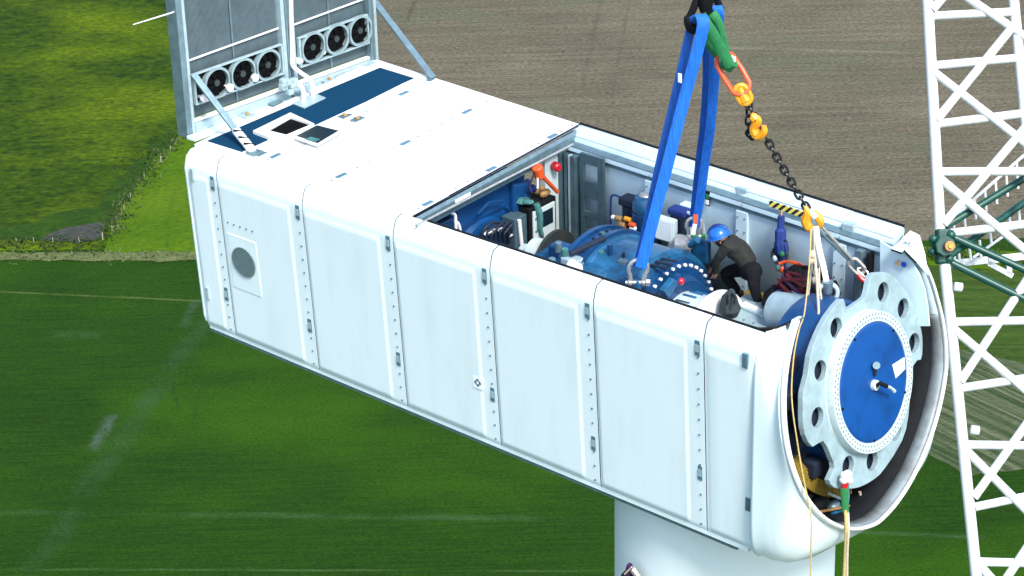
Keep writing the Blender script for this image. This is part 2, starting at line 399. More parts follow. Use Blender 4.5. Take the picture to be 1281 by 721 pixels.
# perforated post and dark box columns beside the roof end
yw = yfar(4.6)-.42
def colm(x0, x1, mt, th=.12, ztop=None, dy=0):
    a, b_ = on(x0, 205, y=yw+dy), on(x1, 205, y=yw+dy); MB().box((a.x, yw+dy-th, .4), (b_.x, yw+dy+.02, 2.86)).build('box_column', mt, nac, bevel=.012)
colm(699, 706, 'slate', .10); colm(707, 711, 'slate', .05, dy=-.02); colm(712.5, 716, 'galvlight', .06, dy=-.03); colm(717.5, 724, 'slate', .10)
yy = yw-.02
xa, xb = on(728, 230, y=yy).x, on(757, 230, y=yy).x
xo0, xo1 = on(732.5, 230, y=yy).x, on(749.5, 230, y=yy).x
m = MB()
zs = [on(741, v_, y=yy).z for v_ in (197, 205, 226, 247, 264, 271, 287)]
for z1, z0 in ((zs[0]+.05, zs[1]), (zs[2], zs[3]), (zs[4], zs[5]), (zs[6], .5)): m.box((xo0+.002, yy-.05, z0), (xo1-.002, yy, z1))
m.box((xa, yy-.052, .5), (xo0, yy+.002, zs[0]+.05)); m.box((xo1, yy-.052, .5), (xb, yy+.002, zs[0]+.05))
m.build('perforated_post', M['slate'], nac, bevel=.006)
# white lit column behind the cabinet
c0 = on(708, 230, x=3.9)
wc0, wc1 = on(682, 225, x=3.72), on(698, 215, x=3.72)
MB().box((3.60, wc0.y, .4), (3.72, wc1.y, 2.84)).build('white_column', 'cabwhite', nac, bevel=.01)

# ------------------------------------------------------------------ nose: loft from the box section to the tilted round opening
TL = .20527
QH = Vector((10.2144, 1.9, 1.7514)); NH = Vector((math.cos(TL), 0, math.sin(TL))); VH = Vector((-math.sin(TL), 0, math.cos(TL))); YH = Vector((0, 1, 0))
def tp(a, b, off=0): return QH+YH*a+VH*b+NH*off
def onH(px, py, off=0):
    d = ray(px, py); o_ = QH+NH*off; return CAM+d*((o_-CAM).dot(NH)/d.dot(NH))
def box_ring(X, th, n, inset):
    cy, cz = yfar(9.5)/2, 1.33; hy, hz = yfar(9.5)/2-inset, 1.67-inset
    c, s = math.cos(th), math.sin(th)
    r = 1/((abs(c)/hy)**n+(abs(s)/(hz*(1.0)))**n)**(1/n)
    return Vector((X, cy+r*c, cz+r*s))
NR = 110
rings = []
def lipR(th):
    d = math.degrees(th) % 360
    r = 1.88
    if 262 < d < 345: r -= .0+.22*math.sin(PI*(d-262)/83)**1 * .6
    if d < 60: r += .10*min(1, max(0, (d-15)/30))
    return r
def ringpts(kind, th0, th1):
    out = []
    for k in range(NR+1):
        th = th0+(th1-th0)*k/NR
        out.append(kind(th))
    return out
def liprow(off, dr):
    return lambda th: tp(-.06+(lipR(th)+dr)*math.cos(th), (lipR(th)+dr)*math.sin(th), off)
D = math.radians
def mix(f, g, t, fx=None):
    def h(th):
        p, q = f(th), g(th); r = p.lerp(q, t); return r
    return h
boxA = lambda th: box_ring(9.62, th, 9, .0)
boxB = lambda th: box_ring(9.66, th, 8, .004)
lip = liprow(-.10, .035)
def bulge(t, n, ins):
    def h(th):
        q = lip(th); p = box_ring(9.66, th, n, ins); r = p.lerp(q, t)
        # keep the body full sideways until late
        pb = box_ring(9.66, th, n, ins); e_ = t**6; r.y = pb.y*(1-e_)+q.y*e_; r.z = pb.z*(1-e_)+q.z*e_; r.x = pb.x*(1-t)+q.x*t
        return r
    return h
TH0 = [142.5, 142, 141, 139.5, 138, 136.5, 135, 133.5, 133]
rows = [(boxA, TH0[0], 407), (boxB, TH0[1], 407), (bulge(.25, 8, .003), TH0[2], 407), (bulge(.5, 7.5, .006), TH0[3], 407), (bulge(.72, 7, .01), TH0[4], 407), (bulge(.84, 6, .02), TH0[5], 407), (bulge(.94, 4.6, .03), TH0[6], 407), (lip, TH0[7], 408), (liprow(-.06, .03), TH0[8], 408)]
m = MB(); vs = []; fs = []
for f, a, b_ in rows: vs += ringpts(f, D(a), D(b_))
q = NR+1
for k in range(len(rows)-1):
    for j in range(NR): fs.append((k*q+j, k*q+j+1, (k+1)*q+j+1, (k+1)*q+j))
o_ = len(vs)
EP = [Vector((9.615, .26, 2.975)), Vector((9.65, .32, 2.975))]+[on(x_, y_, z=2.975) for x_, y_ in ((976, 408), (985, 405), (993, 401.5), (998, 399.5), (1002, 398), (1004, 397), (1005, 396.5))]
for k, e in enumerate(EP):
    f0 = vs[k*q]; vs.append(e); vs.append(f0.lerp(e, .5)+Vector((0, -.01, .02)))
for k in range(len(EP)-1):
    fs.append((k*q, (k+1)*q, o_+2*k+3, o_+2*k+1)); fs.append((o_+2*k+1, o_+2*k+3, o_+2*k+2, o_+2*k))
m.add(vs, fs); nose = m.build('nose_fairing', 'white', nac, smooth=True, solid=.03)
def band(rws, nm, mt, solid=.012):
    m = MB(); vs = []; fs = []
    for f, a, b_ in rws: vs += ringpts(f, D(a), D(b_))
    for k in range(len(rws)-1):
        for j in range(NR): fs.append((k*q+j, k*q+j+1, (k+1)*q+j+1, (k+1)*q+j))
    m.add(vs, fs); return m.build(nm, mt, nose, smooth=True, solid=solid)
band([(liprow(-.08, .045), 133, 407), (liprow(-.04, .04), 133, 407), (liprow(-.02, .02), 133, 407), (liprow(-.025, -.005), 133, 407), (liprow(-.06, -.015), 133, 407)], 'opening_rim', 'hatchwhite')
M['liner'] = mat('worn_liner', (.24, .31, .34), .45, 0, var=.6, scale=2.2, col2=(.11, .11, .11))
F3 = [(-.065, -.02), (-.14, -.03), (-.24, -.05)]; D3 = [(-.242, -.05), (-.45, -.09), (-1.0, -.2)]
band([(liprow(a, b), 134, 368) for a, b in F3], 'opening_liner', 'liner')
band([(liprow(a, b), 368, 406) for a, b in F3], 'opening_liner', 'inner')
band([(liprow(a, b), 136, 366) for a, b in D3], 'nose_interior', 'cavityblack')  # shade deep inside the nose is painted as a near-black lining
ck = [(1100, 301), (1118, 312), (1130, 317), (1140, 327), (1149, 343), (1156, 362), (1160, 385), (1162, 408), (1150, 408), (1128, 400), (1100, 400)]
MB().prism([on(a_, b_, y=3.22+.0012*(a_-1100)) for a_, b_ in ck], (0, .03, 0)).build('cheek_plate', 'inner', nose, bevel=.006)
bb = MB()
for px, py in ((999, 646), (991, 667), (975, 690), (980, 686), (1018, 684), (1026, 696)):
    p = on(px, py, x=10.2) 
    bb.ball(p, .022, 8, 6)
# white corner gusset at the far top of the nose
g = [on(a_, b_, y=c_) for a_, b_, c_ in ((1138, 288, 3.42), (1150, 294, 3.45), (1157, 318, 3.45), (1161, 345, 3.42), (1146, 327, 3.22), (1131, 312, 3.12), (1128, 315.5, 3.08), (1115, 311, 3.08))]
b = MB(); n_ = len(g); off_ = Vector((-.02, .03, -.03)); b.add(g+[p+off_ for p in g], [(0, 1, 5), (1, 2, 5), (2, 3, 4), (2, 4, 5), (0, 5, 6), (0, 6, 7)]+[(i, (i+1) % n_, n_+(i+1) % n_, n_+i) for i in range(n_)]); b.build('corner_gusset', 'white', nac)
b = MB(); b.tube([p-Vector((0, .01, .01)) for p in (g[7], g[6], g[5], g[4])], .012, 6); b.build('opening_seal', 'black', nac)
# black seal along the near opening edge
sealp = [(4.0, .242, 2.985), (6, .242, 2.985), (8.8, .242, 2.985), (9.3, .245, 2.985), (9.5, .25, 2.985)]+[tuple(on(x_, y_, z=2.99)) for x_, y_ in ((969, 410), (982, 405), (992, 401), (1001, 397.5))]
b = MB(); b.tube([Vector(sealp[0]), Vector(sealp[1]), Vector(sealp[2])], .016, 6); b.tube([Vector(p) for p in sealp[2:]], .016, 6); b.build('opening_seal', 'black', nac)
# warning stickers and label strip
hz = MB(); pa, pb_ = on(962, 254, y=3.41), on(1006, 269, y=3.41); hz.bar(pa, pb_, .09, .02, side=(0, 0, 1)); hz.build('hazard_strip', 'hazard', nac)
p = on(1123, 329, y=3.2); MB().prism([p+Vector((-.05, 0, -.03)), p+Vector((.05, 0, -.03)), p+Vector((0, 0, .06))], (0, .01, 0)).build('sticker', 'warn', nac)
p = on(1130, 331, y=3.2); MB().cyl(p, p+Vector((0, .012, 0)), .04, n=16).build('sticker', 'bluedot', nac)
p = on(885, 248, y=yfar(6.6)-.37); MB().box((p.x-.04, p.y-.01, p.z-.11), (p.x+.04, p.y, p.z+.11)).build('notice', 'black', nac)
MB().box((p.x-.03, p.y-.014, p.z), (p.x+.03, p.y-.0105, p.z+.07)).build('notice', M['green'], nac)
MB().box((p.x-.03, p.y-.014, p.z-.09), (p.x+.03, p.y-.0105, p.z-.02)).build('notice', M['label'], nac)
# bulkhead post near the nose
p = on(1090, 300, y=3.35)
MB().box((9.02, 3.24, .5), (9.14, 3.36, 2.82)).build('box_column', 'galv', nac, bevel=.01)
MB().box((9.22, 3.22, .5), (9.27, 3.34, 2.82)).build('box_column', 'cavityblack', nac)

# roof fittings: anti slip mat, hatch, pads
def rq(pts, z=.0): 
    out = []
    for px, py in pts:
        p = on(px, py, z=3.05)
        for _ in range(4): p = on(px, py, z=zroof(p.y)+.024+z)
        out.append(p)
    return out
A = rq([(258, 177), (302, 191), (337, 175), (316, 167), (363, 145), (392, 158), (517, 98), (475, 85), (400, 115)])
m = MB(); m.prism(rq([(258, 177), (302, 191), (337, 175), (316, 167), (340, 142)]), (0, 0, .012)); 
o_ = m.build('anti_slip_mat', 'mat', nac)
m = MB(); m.prism(rq([(316.2, 166.8), (363, 145), (392, 158), (457, 128), (517, 98), (475, 85), (410, 112), (340.2, 142)]), (0, 0, .0125)); m.build('anti_slip_mat', 'mat', nac)
hf = rq([(316, 167), (363, 144), (393, 158), (347, 179)], .012); hc = sum(hf, Vector())/4
ho = [h+Vector((0, 0, .05)) for h in hf]
fr = MB()
inn = rq([(334, 166), (363, 149.5), (390, 158.5), (358, 172)], .012)
for k in range(4):
    l = (k+1) % 4
    fr.add([hf[k]-Vector((0,0,.02)), hf[l]-Vector((0,0,.02)), hf[l]+Vector((0, 0, .05)), hf[k]+Vector((0, 0, .05)), inn[k]+Vector((0, 0, .05)), inn[l]+Vector((0, 0, .05)), inn[l]-Vector((0, 0, .02)), inn[k]-Vector((0, 0, .02))],
           [(0, 1, 2, 3), (3, 2, 5, 4), (4, 5, 6, 7)])
hatch = fr.build('hatch_frame', 'hatchwhite', nac, bevel=.004)
MB().prism([p+Vector((0, 0, .0)) for p in inn], (0, 0, .014)).build('hatch_opening', 'fanblack', hatch)  # black slab in place of a hole; its darkness is put into colour
ld = rq([(366, 173), (396, 157.5), (428, 165.5), (397, 184)], .05)
lid = MB().prism(ld, (0, 0, .035)).build('hatch_lid', 'hatchwhite', nac, bevel=.012)
c = sum(ld, Vector())/4
MB().prism([c+(p-c)*.84+Vector((0, 0, .036)) for p in ld], (0, 0, .006)).build('lid_glass', 'screen', lid)
lb = rq([(382, 174), (388, 171), (400, 174), (394, 177.5)], .096)
MB().prism(lb, (0, 0, .004)).build('lid_label', 'teal', lid)
for px, py, mm in ((309, 144, 'galvlight'), (344, 128, 'galv'), (374, 117, 'galv'), (431, 145, 'galv'), (447, 149, 'galv'), (461, 80, 'galvlight'), (412, 100, 'galvlight'), (326, 192, 'galv')):
    p = rq([(px, py)])[0]; MB().box((p.x-.07, p.y-.11, p.z-.01), (p.x+.07, p.y+.11, p.z+.012)).build('roof_pad', mm, nac, bevel=.004)
    if px in (431, 447, 309, 412): MB().ball(p+Vector((0, 0, .02)), .035, 8, 6).build('lifting_eye', 'tan', nac)

# ------------------------------------------------------------------ roof cooler
CX = lambda y: -1.04+.075*(y-.3)
cool = thing('roof_cooler', 'tall upright cooler frame with six black fans on the rear of the nacelle roof', 'cooler', (-.9, 2.3, 3.05))
ZT = 5.4
def cbox(name, y0, y1, z0, z1, x0, x1, mt, parent=cool, bevel=.006, label=None):
    m = MB(); m.hexa([(CX(y0)+x0, y0, z0), (CX(y0)+x1, y0, z0), (CX(y1)+x1, y1, z0), (CX(y1)+x0, y1, z0)], (0, 0, z1-z0)); return m.build(name, mt, parent, bevel=bevel, label=label)
cbox('frame_post', .34, .44, 2.98, ZT, -.12, .10, 'galv')
cbox('frame_post', .445, .50, 2.98, ZT, .04, .10, 'galvlight')
cbox('frame_post', 4.12, 4.17, 3.1, ZT, -.12, .10, 'galv')
cbox('frame_post', 4.22, 4.27, 3.1, ZT, -.12, .10, 'galvlight')
cbox('frame_post', 4.172, 4.218, 3.1, ZT, -.05, .0, 'cavityblack')
cbox('frame_post', 2.33, 2.40, 3.02, ZT, -.1, .08, 'galvlight')
cbox('frame_post', 2.43, 2.47, 3.02, ZT, -.08, .06, 'galv')
cbox('frame_post', 2.51, 2.58, 3.02, ZT, -.1, .08, 'galvlight')
cbox('base_beam', .50, 4.12, 3.0, 3.16, -.06, .12, 'galvlight')
cbox('base_beam', .50, 4.12, 3.17, 3.21, -.02, .06, 'lightcap')
cbox('base_flange', .3, 4.27, 2.99, 3.04, .125, .30, 'white', bevel=.004)
for (ya, yb) in ((.52, 2.31), (2.60, 4.10)):
    core = cbox('radiator_core', ya, yb, 3.22, ZT, -.10, -.02, 'mesh', bevel=0)
    # fins: thin vertical strips
    m = MB(); n = int((yb-ya)/.022)
    for k in range(n):
        y = ya+.01+k*.022; m.hexa([(CX(y)-.021, y, 3.24), (CX(y)-.010, y, 3.24), (CX(y)-.010, y+.011, 3.24), (CX(y)-.021, y+.011, 3.24)], (0, 0, ZT-3.3))
    o = m.build('fin', 'meshlight', core); o['kind'] = 'stuff'
    m = MB(); m.hexa([(CX(ya)+.004, ya, 4.14), (CX(ya)+.03, ya, 4.14), (CX(yb)+.03, yb, 4.17), (CX(yb)+.004, yb, 4.17)], (0, 0, .02)); m.build('cross_wire', 'lightcap', core)
    ym = (ya+yb)/2
    m = MB(); m.hexa([(CX(ym)+.003, ym-.015, 3.24), (CX(ym)+.012, ym-.015, 3.24), (CX(ym)+.012, ym+.015, 3.24), (CX(ym)+.003, ym+.015, 3.24)], (0, 0, ZT-3.3)); m.build('seam_strip', 'galv', core)
    # fan box: top and bottom rails
    cbox('fan_rail', ya+.02, yb-.02, 3.93, 3.95, .05, .12, 'galvlight')
    cbox('fan_rail', ya+.02, yb-.02, 3.455, 3.478, .05, .12, 'galvlight')
    cbox('fan_rail', yb-.05, yb-.02, 3.481, 3.924, .05, .12, 'galvlight')
    cbox('fan_rail', ya+.02, ya+.05, 3.481, 3.924, .05, .12, 'galvlight')
    cbox('fan_backing', ya+.06, yb-.06, 3.485, 3.92, .03, .045, 'cavityblack')
def fan(y, z, first=[]):
    c = Vector((CX(y)+.10, y, z)); ax = Vector((1, -.075, 0)).normalized(); R_ = .215
    m = MB(); Y_ = Vector((.075, 1, 0)).normalized(); Z_ = Vector((0, 0, 1))
    # shroud: rounded square plate with a round bore
    n = 32; vs = []; fs = []
    for k in range(n):
        a = 2*PI*k/n; ca, sa = math.cos(a), math.sin(a); r = .236/max(abs(ca), abs(sa)); r = min(r, .255)
        for rr_, h in ((R_, -.05), (R_, .03), (r, .03), (r, -.05)): vs.append(c+ax*h+Y_*rr_*ca+Z_*rr_*sa)
    for k in range(n):
        l = (k+1) % n
        for i in range(3): fs.append((k*4+i, l*4+i, l*4+i+1, k*4+i+1))
    m.add(vs, fs); f = m.build('fan_shroud', 'shroud', cool, smooth=False)
    m = MB()
    for k in range(7):
        a = 2*PI*k/7+y; pts = []
        for r, da, h in ((.055, -.35, -.02), (.19, -.28, -.03), (.195, .22, .01), (.055, .25, .01)):
            pts.append(c+ax*h+(Y_*math.cos(a+da)+Z_*math.sin(a+da))*r)
        m.prism(pts, ax*.006)
    m.build('fan_blade_set', 'fanblack', f)
    m = MB(); m.lathe(c, ax, [(-.045, .214), (-.044, 0)], 24); m.build('fan_back', 'fanblack', f)
    m = MB(); m.lathe(c, ax, [(-.02, .055), (.02, .05), (.024, 0)], 16); m.build('fan_hub', 'bag', f)
    m = MB()
    for r in (.08, .13, .18): m.tube([c+ax*.034+(Y_*math.cos(2*PI*k/24)+Z_*math.sin(2*PI*k/24))*r for k in range(24)], .0025, 4, closed=True)
    m.build('fan_guard', 'cavityblack', f)
for i, y in enumerate((.97, 1.48, 1.98, 2.90, 3.40, 3.90)):
    fan(y, 3.69+(.03 if i > 2 else 0))
for px, py in ((255, 122.5), (287, 109.5), (318.5, 97), (374, 75.5), (403, 63.5), (432, 52)):
    p = on(px, py, x=-.80)
    MB().lathe(p, (1, -.05, 0), [(-.14, .02), (-.04, .02), (-.03, .06), (.02, .065), (.04, .05), (.05, 0)], 16).build('pipe_cap', 'lightcap', cool, smooth=True)
b = MB(); b.bar(on(241, 92, x=-.93), on(294, 162, z=3.22), .10, .05, side=(0, 1, .3)); b.build('brace', 'galv', cool, bevel=.008)
b = MB(); b.bar(on(294, 162, z=3.22), on(316, 189, z=3.06), .13, .09, side=(0, 1, .3)); sl_ = b.build('taped_sleeve', 'label', cool, bevel=.03, label='white taped lower end of the near brace')
b = MB()
for t in (.1, .4, .7): 
    p0, p1 = lerp(on(294, 162, z=3.22), on(316, 189, z=3.06), t), lerp(on(294, 162, z=3.22), on(316, 189, z=3.06), t+.22)
    b.bar(p0+Vector((0, -.08, .05)), p1+Vector((0, .08, .05)), .03, .012)
b.build('tape_band', 'black', sl_)
b = MB(); p = on(318, 190, z=3.05); b.box((p.x-.09, p.y-.1, p.z-.03), (p.x+.09, p.y+.1, p.z+.012)); b.build('brace_foot', 'galv', cool, bevel=.006)
b = MB(); b.bar(on(468, 2, x=-.78), on(541, 97, z=3.16), .11, .05, side=(.3, 1, .0)); b.build('brace', 'galv', cool, bevel=.008)
p = on(537, 99, z=3.13); b = MB(); b.box((p.x-.09, p.y-.1, p.z-.03), (p.x+.09, p.y+.06, p.z+.015)); b.build('brace_foot', 'galv', cool, bevel=.006)
# coolant pipes with base plate
pp = rq([(365, 130), (380, 136), (407, 123), (392, 117)], .014)
MB().prism(pp, (0, 0, .02)).build('pipe_base_plate', 'galvlight', cool, bevel=.004)
def sweep(name, pts, r, mt, parent, n=8, k=8, **kw): return MB().tube(curve(pts, k), r, n).build(name, mt, parent, smooth=True, **kw)
sweep('coolant_pipe', [on(391, 124, z=3.08), on(391, 110, x=-.39), on(387, 99, x=-.5), on(376, 91, x=-.62), on(366, 82, x=-.75), on(365, 70, x=-.80), on(364, 35, x=-.8), on(363, -30, x=-.8)], .035, 'lightcap', cool)
sweep('coolant_pipe', [on(379, 130, z=3.08), on(379.5, 118, x=-.39), on(377, 109, x=-.48), on(371, 106, x=-.6), on(362, 111, x=-.7)], .035, 'lightcap', cool)
for px, py in ((391, 123), (379, 129)):
    p = on(px, py, z=3.10); MB().lathe(p, (0, 0, 1), [(-.02, .07), (.012, .07), (.015, 0)], 16).build('pipe_flange', 'lightcap', cool)
b = MB()
for k in range(7):
    p = on(352+random.random()*22, 100+random.random()*18, x=-.62); b.box(p-Vector((.05, .05, .04)), p+Vector((.06, .06, .05)))
b.build('valve_block', 'galvlight', cool, bevel=.02)
b = MB(); b.tube([on(228, 11.5, x=-1.0), on(166, 30.5, x=-1.0)], [.014, .007], 6); b.build('whip_antenna', 'lightcap', cool)

# ------------------------------------------------------------------ tower
TX, TY = 7.83, 2.0
tw = thing('turbine_tower', 'pale tapered steel tower carrying the nacelle', 'tower', (TX, TY, -130))
prev = -.16; segs = [(-.16, -.30, 1.52, 1.52), (-.30, -22, 1.555, 1.70), (-22, -48, 1.70, 1.85), (-48, -76, 1.85, 2.02), (-76, -103, 2.02, 2.18), (-103, -130.3, 2.18, 2.35)]
for z1, z0, r1, r0 in segs:
    m = MB(); m.lathe((TX, TY, 0), (0, 0, 1), [(z0, r0), (z0+.05, r0), (z1-.05, r1), (z1, r1-.01)], 96); m.build('tower_section', 'tower', tw, smooth=True)
cl = thing('rope_clamp', 'small dark purple rope clamp hanging against the left edge of the tower', 'clamp', on(787, 712, y=.3))
p = on(787, 710, y=.3)
MB().tube([on(787.5, 705.5, y=.3), p, on(785, 718, y=.3)], [.035, .05, .045], 10).build('clamp_body', 'purple', cl, smooth=True)
MB().tube([on(780, 716, y=.3), on(786, 722, y=.3), on(785, 740, y=.3)], [.06, .09, .09], 10).build('clamp_jaw', 'black', cl, smooth=True)
MB().bar(on(781, 718, y=.25), on(790, 709, y=.25), .02, .02).build('strap', 'rope', cl)
MB().tube([on(791, 712, y=.3), on(797, 720, y=.3), on(799, 735, y=.3)], .05, 8).build('clamp_plate', 'steel', cl, smooth=True)

# ------------------------------------------------------------------ rotor flange
hub = thing('rotor_flange', 'big pale round rotor flange with a blue centre cover in the nacelle mouth', 'flange', tp(0, 0))
OUT = [(0.36, 1.2), (0.43, 1.29), (0.51, 1.31), (0.64, 1.28), (0.82, 1.21), (0.99, 1.07), (1.14, 0.88), (1.26, 0.69), (1.35, 0.51), (1.4, 0.31), (1.42, 0.08), (1.38, -0.1), (1.31, -0.22), (1.11, -0.23), (0.84, -0.84), (0.61, -1.11), (0.14, -1.3), (-0.13, -1.34), (-0.48, -1.3), (-0.76, -1.2), (-1.02, -1.07), (-1.11, -0.92), (-0.96, -0.82), (-0.99, -0.64), (-1.11, -0.37), (-1.35, -0.35), (-1.46, -0.14), (-1.46, 0.05), (-1.41, 0.25), (-1.36, 0.41), (-1.22, 0.58), (-1.1, 0.8), (-0.89, 0.99), (-0.62, 1.15), (-0.27, 1.25), (-0.21, 1.19), (-0.17, 1.08), (0.06, 1.07), (0.26, 1.08)]
HOL = [(-0.47, 0.93), (-0.94, 0.53), (-1.15, -0.03), (-0.12, -1.08), (0.5, -0.92), (1.21, 0.06), (1.07, 0.61), (0.67, 0.99), (-0.66, -0.92)]
def holed_plate(outl, holes, hr, off, th, name, mt, parent):
    bm = bmesh.new()
    def loop(pts): 
        vs = [bm.verts.new(p) for p in pts]
        return [bm.edges.new((vs[i], vs[(i+1) % len(vs)])) for i in range(len(vs))]
    es = loop([(a, b, 0) for a, b in outl])
    for (ha, hb) in holes:
        es += loop([(ha+hr*math.cos(2*PI*k/20), hb+hr*math.sin(2*PI*k/20), 0) for k in range(20)])
    bmesh.ops.triangle_fill(bm, use_beauty=True, edges=es)
    g = bmesh.ops.extrude_face_region(bm, geom=list(bm.faces))
    for v in g['geom']:
        if isinstance(v, bmesh.types.BMVert): v.co.z -= th
    bmesh.ops.recalc_face_normals(bm, faces=bm.faces)
    m = MB(); bm.verts.ensure_lookup_table(); idx = {v: i for i, v in enumerate(bm.verts)}
    m.add([tp(v.co.x, v.co.y, off+v.co.z) for v in bm.verts], [tuple(idx[v] for v in f.verts) for f in bm.faces]); bm.free()
    return m.build(name, mt, parent, bevel=.012)
# smooth the traced outline
def smooth_closed(P, n=3):
    out = []; N = len(P)
    for i in range(N):
        a, b, c, d = [Vector((*P[(i+j-1) % N], 0)) for j in range(4)]
        for k in range(n):
            t = k/n; v = .5*((2*b)+(c-a)*t+(2*a-5*b+4*c-d)*t*t+(3*b-a-3*c+d)*t**3); out.append((v.x, v.y))
    return out
plate = holed_plate(smooth_closed(OUT, 2), HOL, .135, -.12, .085, 'flange_plate', 'castwhite', hub)
for a, b in HOL:
    MB().lathe(tp(a, b, -.21), NH, [(0, .15), (-.05, .15), (-.05, 0)], 20).build('bolt_pocket', 'darkblue', plate)  # dark disc behind each hole, the shade inside put into its colour
# collar and bolt ring
m = MB(); m.lathe(tp(0, 0), NH, [(-.125, .955), (-.115, .935), (-.03, .94), (0, .93), (0, .80), (-.01, .795), (-.2, .79)], 96, up=VH); ring = m.build('bolt_ring', 'ringwhite', hub, smooth=True)
m = MB()
for row, r in enumerate((.895, .84)):
    for k in range(78):
        a = 2*PI*(k+.5*row)/78; c = tp(r*math.cos(a), r*math.sin(a), .001); m.lathe(c, NH, [(0, .0135), (.003, .0135), (.003, 0)], 6)
m.build('bolt_hole', 'boltgrey', ring)['kind'] = 'stuff'
m = MB(); m.lathe(tp(0, 0, -.015), NH, [(-.05, .80), (0, .797), (.012, .78), (.016, .74), (.018, 0)], 72, up=VH); cov = m.build('cover_disc', 'coverblue', hub, smooth=True)
m = MB(); q4 = [onH(1115.6, 456, .008), onH(1130.5, 446.6, .008), onH(1131.8, 461, .008), onH(1119.8, 472.8, .008)]
MB().hexa(q4, NH*.004).build('paper_label', 'label', cov)
m = MB(); m.lathe(tp(-.02, -.03, .0), NH, [(0, .075), (.05, .07), (.06, .05), (.06, 0)], 16); m.build('valve_boss', 'ringwhite', cov, smooth=True)
MB().tube([tp(-.02, -.03, .05), onH(1100, 479, .14), onH(1109, 483, .16)], .03, 8).build('valve_arm', 'black', cov)
MB().tube([onH(1109, 483, .16), onH(1114, 485, .16), onH(1118, 489, .14)], [.028, .02, .03], 8).build('valve_tip', 'ringwhite', cov)
MB().tube([onH(1095, 456, 0), onH(1096, 457, .08)], [.045, .05], 10).build('valve_boss', 'galv', cov)
MB().tube([tp(.0, .10, .03), tp(.01, .2, .05)], .022, 8).build('valve_arm', 'darkblue', cov)
m = MB()
for k in range(5):
    a = D(40+k*72); m.lathe(tp(.77*math.cos(a), .77*math.sin(a), 0), NH, [(0, .018), (.014, .018), (.014, 0)], 6)
m.build('cover_screw', 'black', cov)

# main bearing housing behind the flange
bh = thing('main_bearing_housing', 'blue main bearing housing right behind the rotor flange', 'bearing housing', tp(0, 0, -1.2))
AXB = Vector((.995, 0, .09)).normalized()
m = MB(); m.lathe(tp(0, -.02, -.42), NH, [(0, .0), (0, 1.02), (-.06, 1.05), (-.5, 1.12), (-.56, 1.1), (-.60, .9)], 72, up=VH); m.build('housing_body', 'deepblue', bh, smooth=True)
m = MB(); m.lathe(tp(.12, -.02, -.60), NH, [(0, 1.0), (0, 1.42), (-.10, 1.42), (-.10, 1.0)], 40, a0=D(75), a1=D(200), up=VH); m.build('brake_rotor', 'darkblue', bh, smooth=True)
m = MB()
for k in range(30):
    a = D(205+k*1.9); c0_, s0_ = math.cos(a), math.sin(a); t0 = Vector((0, 1, 0))*(-s0_)+VH*c0_
    p = tp(.12+1.5*c0_, 1.5*s0_, -.56); rd = YH*c0_+VH*s0_
    m.hexa([p-t0*.012-rd*.08, p+t0*.012-rd*.08, p+t0*.012+rd*.12, p-t0*.012+rd*.12], NH*.05)
m.build('cooling_fin', 'yellowdirty', bh)['kind'] = 'stuff'
m = MB(); m.lathe(tp(.12, 0, -.66), NH, [(0, 1.40), (.02, 1.62), (-.12, 1.62), (-.12, 1.4)], 40, a0=D(75), a1=D(200), up=VH); m.build('guard_ring', 'cavityblack', bh)
for a_ in (150, 170, 196, 222, 305, 340, 15):
    a = D(a_); p = tp(.05+1.3*math.cos(a), 1.3*math.sin(a), -.5); MB().box(p-Vector((.12, .10, .12)), p+Vector((.1, .10, .12))).build('pipe_block', 'darkblue', bh, bevel=.03)

# ------------------------------------------------------------------ main shaft
AX = Vector((math.cos(.05), 0, math.sin(.05)))
def ga(s, r=0, a=0, y0=1.9): return Vector((7.02, y0-.06, 1.58))+AX*s+(Vector((0, 1, 0))*math.cos(a)+Vector((-AX.z, 0, AX.x))*math.sin(a))*r
sh = thing('main_shaft', 'short white main shaft with a domed collar in front of the gearbox', 'shaft', ga(.6))
m = MB(); m.lathe(ga(.1), AX, [(0, .57), (.55, .57)], 64); m.build('shaft_barrel', 'ringwhite', sh, smooth=True)
m = MB(); m.lathe(ga(.62), AX, [(0, .56), (.02, .68), (.06, .71), (.12, .71), (.16, .68), (.17, .0)], 64); m.build('shaft_collar', 'lightcap', sh, smooth=True)
m = MB()
for k in range(24):
    a = 2*PI*k/24; m.bar(ga(.2, .573, a), ga(.42, .573, a), .05, .01, side=(0, math.sin(a), math.cos(a)))
m.build('clamp_segment', 'blue', sh)['kind'] = 'stuff'

# ------------------------------------------------------------------ gearbox
gb = thing('gearbox', 'big blue gearbox with a ring of pale bolts hanging in the slings', 'gearbox', ga(-1, -0))
m = MB(); m.lathe(ga(0), AX, [(.16, .58), (.17, .72), (.05, .78), (.02, .98), (-.05, 1.0)], 80); m.build('front_face', 'midblue', gb, smooth=True)
m = MB(); m.lathe(ga(0), AX, [(-.05, 1.0), (-.06, 1.06), (-.16, 1.10), (-.18, 1.07), (-.95, 1.10), (-.97, 1.13), (-1.02, 1.14)], 80); m.build('front_housing', 'blue', gb, smooth=True)
m = MB(); m.lathe(ga(0), AX, [(-1.02, 1.14), (-1.02, 1.19), (-1.10, 1.19), (-1.10, 1.15), (-1.30, 1.15), (-1.30, 1.19), (-1.38, 1.19), (-1.38, 1.05)], 80); m.build('middle_flange', 'midblue', gb, smooth=True)
m = MB(); m.lathe(ga(0), AX, [(-1.38, .98), (-1.6, .90), (-1.9, .80), (-2.25, .72), (-2.3, .5), (-2.3, 0)], 64); m.build('rear_housing', 'blue', gb, smooth=True)
m = MB()
for k in range(40):
    a = 2*PI*k/40; c = ga(.0, .91, a)+AX*.02; m.lathe(c, AX, [(0, .024), (.04, .024), (.045, .015), (.045, 0)], 8)
